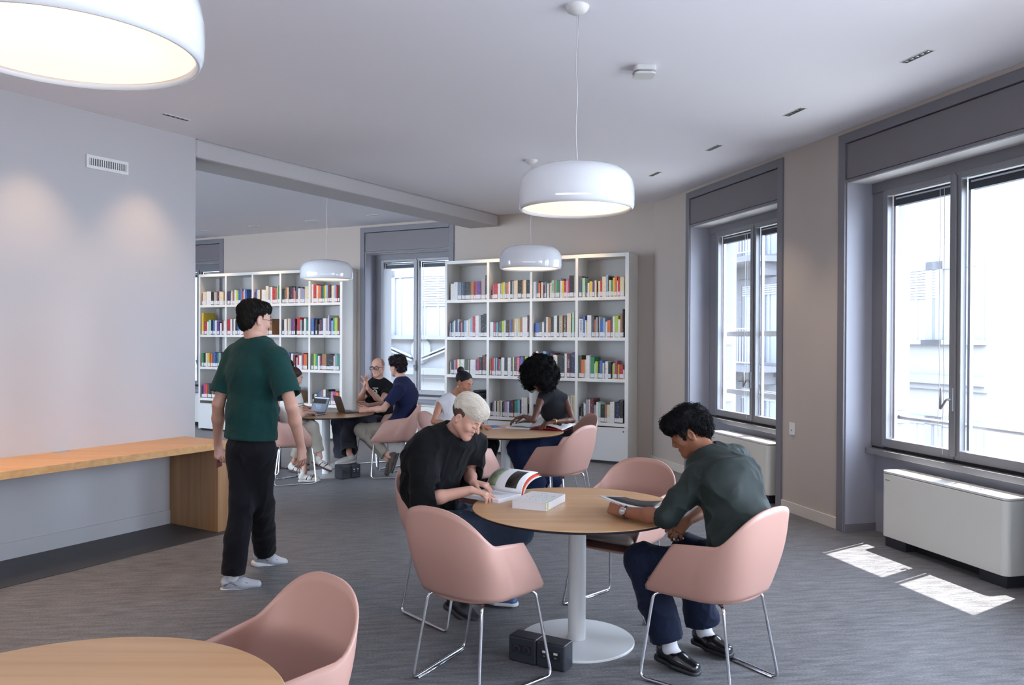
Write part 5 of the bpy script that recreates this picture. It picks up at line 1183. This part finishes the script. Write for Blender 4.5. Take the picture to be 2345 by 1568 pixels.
# ------------------------------------------------------------------ bald man with glasses
def bald():
    J = dict(pelvis=px(872, 962, 10.62), belly=px(870, 935, 10.62), chest=px(869, 905, 10.60), neck=px(867, 873, 10.56), head=px(865, 842, 10.50), look=(-.28, -.92, -.06),
             shL=px(892, 890, 10.60), shR=px(846, 890, 10.50), elR=px(823, 918, 10.30), wrR=px(836, 888, 10.15), elL=px(872, 920, 10.30), wrL=px(843, 890, 10.12),
             hipL=px(880, 968, 10.60), hipR=px(862, 968, 10.66), knL=px(795, 978, 10.05), knR=px(776, 975, 10.30), anL=px(800, 1045, 9.75), anR=px(784, 1030, 10.35))
    for k in ('pelvis', 'hipL', 'hipR'): J[k] = A3(J[k]); J[k][2] = .58
    for k in ('knL', 'knR'): J[k] = A3(J[k]); J[k][2] = .60
    J['anL'] = A3(J['anL']); J['anL'][2] = .27; J['anR'] = A3(J['anR']); J['anR'][2] = .12
    b, base, Mx, hc = person('bald man with thick black glasses and printed black t-shirt gesturing', J, dict(mat=cloth('black_tee', '16171a', .9), sleeve=.55, fit=.016, sr=.018, amp=.006, hem=.95), dict(mat=cloth('washed_black_denim', '43444e', .85), kr=.088, ar=.10, hem=.93, amp=.014), skin('fair', 'cf9f8c'),
        res=.006, hs=1.04, hands=dict(R=dict(d=(.1, -.2, 1), n=(.8, -.2, 0), th=(-.2, -1, .2), curl=(.12, .15, .2, .25), spread=.2), L=dict(d=(-.25, -.3, 1), n=(-.7, -.5, 0), th=(-.2, .5, 0), curl=(.12, .15, .2, .25), spread=.2)), neck_open=.062, hand_s=1.05)
    eyes(hc, Mx, 1.04, b, base, brow='6b5140')
    cap_hair(b, base, Mx, hc, 1.04, HM('stubble_hair', '9b7a68', .8), [('e', (0, -.018, .044), (.0765, .096, .0785)), ('se', (0, .12, -.01), (.11, .085, .105)), ('se', (0, .03, -.085), (.12, .10, .09))], res=.005, amp=.0003)
    g = lambda x, y, z: tuple(hc+(A3((x, y, z))*1.04)@Mx-base)
    for sg in (1, -1):
        MB().tube([g(sg*.033+.026*math.copysign(abs(math.cos(t))**.6, math.cos(t)), .104, .004+.020*math.copysign(abs(math.sin(t))**.6, math.sin(t))) for t in [2*math.pi*i/24 for i in range(25)]], .0042, 6).build('glasses_rim', M['black'], b, smooth=True)
        MB().tube([g(sg*.060, .10, .014), g(sg*.082, -.01, .010)], .0036, 6).build('glasses_temple', M['black'], b)
    MB().tube([g(-.01, .106, .010), g(.01, .106, .010)], .004, 6).build('glasses_bridge', M['black'], b)
    # printed emblem on the chest
    ch = A3(J['chest']); fz = nrm((-.28, -.92, 0)); rz_ = nrm(np.cross(fz, (0, 0, 1)))
    em = M['white']; c = ch+fz*.172-rz_*.02+(0, 0, .045)-base
    MB().tube([tuple(c+.028*(math.cos(t)*rz_)+(0, 0, .040*math.sin(t))) for t in [2*math.pi*i/18 for i in range(17)]], .006, 5).build('chest_print', em, b)
    MB().tube([tuple(c-rz_*.01+(0, 0, .012)), tuple(c+rz_*.008-(0, 0, .01))], .010, 6).build('chest_print', em, b); MB().tube([tuple(c-rz_*.045+(0, 0, .062)), tuple(c+rz_*.035+(0, 0, .062))], .006, 5).build('chest_print', em, b)
    MB().tube([tuple(c-rz_*.035-(0, 0, .055)), tuple(c-(0, 0, .066)), tuple(c+rz_*.045-(0, 0, .03))], .007, 5).build('chest_print', em, b)
    shoe(J['anL']-A3((0, 0, .012)), (-.85, -.4, -.12), (0, 0, 1), 'trainer', b, base, 'c9c6c2', 'dcdad6', name='white_sneaker'); shoe(J['anR']-A3((0, 0, .012)), (-.8, -.5, 0), (0, 0, 1), 'trainer', b, base, 'c9c6c2', 'dcdad6', name='white_sneaker')
bald()
# ------------------------------------------------------------------ two people on the left of the laptop table
def cream():
    J = dict(pelvis=(-2.58, 9.36, .58), belly=px(665, 955, 9.36), chest=px(668, 922, 9.38), neck=px(668, 893, 9.40), head=px(673, 864, 9.40), look=(.80, .50, -.30), up=(.2, .1, 1),
             shL=px(660, 906, 9.55), shR=px(679, 908, 9.24), elR=px(690, 950, 9.20), wrR=px(702, 944, 9.52), elL=px(675, 945, 9.66), wrL=px(700, 940, 9.72),
             hipL=(-2.60, 9.46, .57), hipR=(-2.54, 9.28, .57), knR=px(715, 978, 9.35), knL=px(700, 985, 9.55), anR=px(733, 1047, 9.35), anL=px(697, 1082, 9.36))
    J['anL'] = A3(J['anL']); J['anL'][2] = .11; J['anL'][1] = 9.36
    tm = cloth('cream_knit', 'd0cbc6', .85)
    b, base, Mx, hc = person('woman in cream short-sleeved top with striped sneakers typing on a laptop', J, dict(mat=tm, sleeve=.62, fit=.014, sr=.016, amp=.004, hem=.9, name='top'), dict(mat=cloth('stone_trousers', 'a79f93', .85), kr=.075, ar=.062, hem=.82, amp=.006), skin('light2', 'cc9f8b'),
        res=.006, ts=.9, male=False, hs=.98, hands=dict(R=dict(d=(.6, .7, -.1), n=(0, 0, -1), th=(-.7, .6, 0)), L=dict(d=(.7, .3, -.1), n=(0, 0, -1), th=(.5, -.8, 0))), neck_open=.060)
    eyes(hc, Mx, .98, b, base, brow='3a241d')
    cap_hair(b, base, Mx, hc, .98, HM('chestnut_hair', '3b2220', .35), [('e', (0, -.020, .045), (.082, .102, .082)), ('e', (0, -.06, -.03), (.070, .05, .075), .03), ('se', (0, .125, -.02), (.10, .078, .088)), ('se', (0, .04, -.095), (.12, .075, .085))], res=.005, amp=.0015)
    el, sh = A3(J['elR']), A3(J['shR']); ax = nrm(el-sh)
    for k in range(3): q = lerp(sh, el, .62)-ax*(.012+.014*k); MB().tube([tuple(q-base-ax*.002), tuple(q-base+ax*.004)], [.0575, .0575], 24, False).build('sleeve_stripe', mat('stripe_yellow' if k == 1 else 'stripe_dark', 'b7b36a' if k == 1 else '2c3337', .8), b)
    for k, t in (('R', (.85, .15, -.40)), ('L', (.95, .1, 0))):
        o, g, r, f, u = shoe(J['an'+k]-A3((0, 0, .008)), t, (.2, 0, 1), 'trainer', b, base, 'cfcac2', '4a3030' if k == 'R' else 'c5bfb8', name='striped_sneaker', s=1.0); stripes(o, g, base, '4a3236', 3, 1); stripes(o, g, base, '4a3236', 3, -1)
cream()
def hidden():
    J = dict(pelvis=(-3.02, 10.1, .58), belly=(-3.0, 10.1, .80), chest=(-2.97, 10.1, 1.0), neck=(-2.93, 10.1, 1.17), head=px(655, 845, 10.12), look=(.9, -.1, -.35), up=(.3, 0, 1),
             shL=(-2.93, 10.28, 1.12), shR=(-2.93, 9.92, 1.12), elR=(-2.85, 9.85, .86), wrR=(-2.66, 9.95, .81), elL=(-2.80, 10.3, .86), wrL=(-2.62, 10.15, .81),
             hipL=(-3.0, 10.2, .57), hipR=(-3.0, 10.0, .57), knR=(-2.58, 10.0, .58), knL=(-2.58, 10.2, .58), anR=px(672, 1066, 10.05), anL=px(680, 1050, 10.25))
    for k in ('anL', 'anR'): J[k] = A3(J[k]); J[k][2] = .11
    b, base, Mx, hc = person('dark-haired person in striped sneakers mostly hidden behind the woman in cream', J, dict(mat=cloth('grey_top', '8f8c8c', .85), sleeve=.6, fit=.014, amp=.004, hem=.9, name='top'), dict(mat=cloth('sand_trousers', 'a89d8e', .85), kr=.075, ar=.066, hem=.82, amp=.006), skin('tan', 'b47f66'),
        res=.008, ts=.92, male=False, hands=dict(R=dict(d=(1, .1, -.1), n=(0, 0, -1), th=(0, 1, 0)), L=dict(d=(1, -.1, -.1), n=(0, 0, -1), th=(0, -1, 0))))
    cap_hair(b, base, Mx, hc, 1., HM('near_black_hair', '17151a', .5), [('e', (0, -.020, .055), (.086, .104, .085)), ('e', (0, -.06, -.02), (.076, .055, .085), .03), ('se', (0, .12, -.02), (.10, .075, .088)), ('se', (0, .04, -.095), (.12, .075, .085))], res=.006, amp=.003)
    for k in 'LR':
        o, g, r, f, u = shoe(J['an'+k]-A3((0, 0, .008)), (.9, -.25, -.1), (0, 0, 1), 'trainer', b, base, 'cfcac2', '4a3030', name='striped_sneaker'); stripes(o, g, base, '3d2a2c', 3, 1); stripes(o, g, base, '3d2a2c', 3, -1)
hidden()
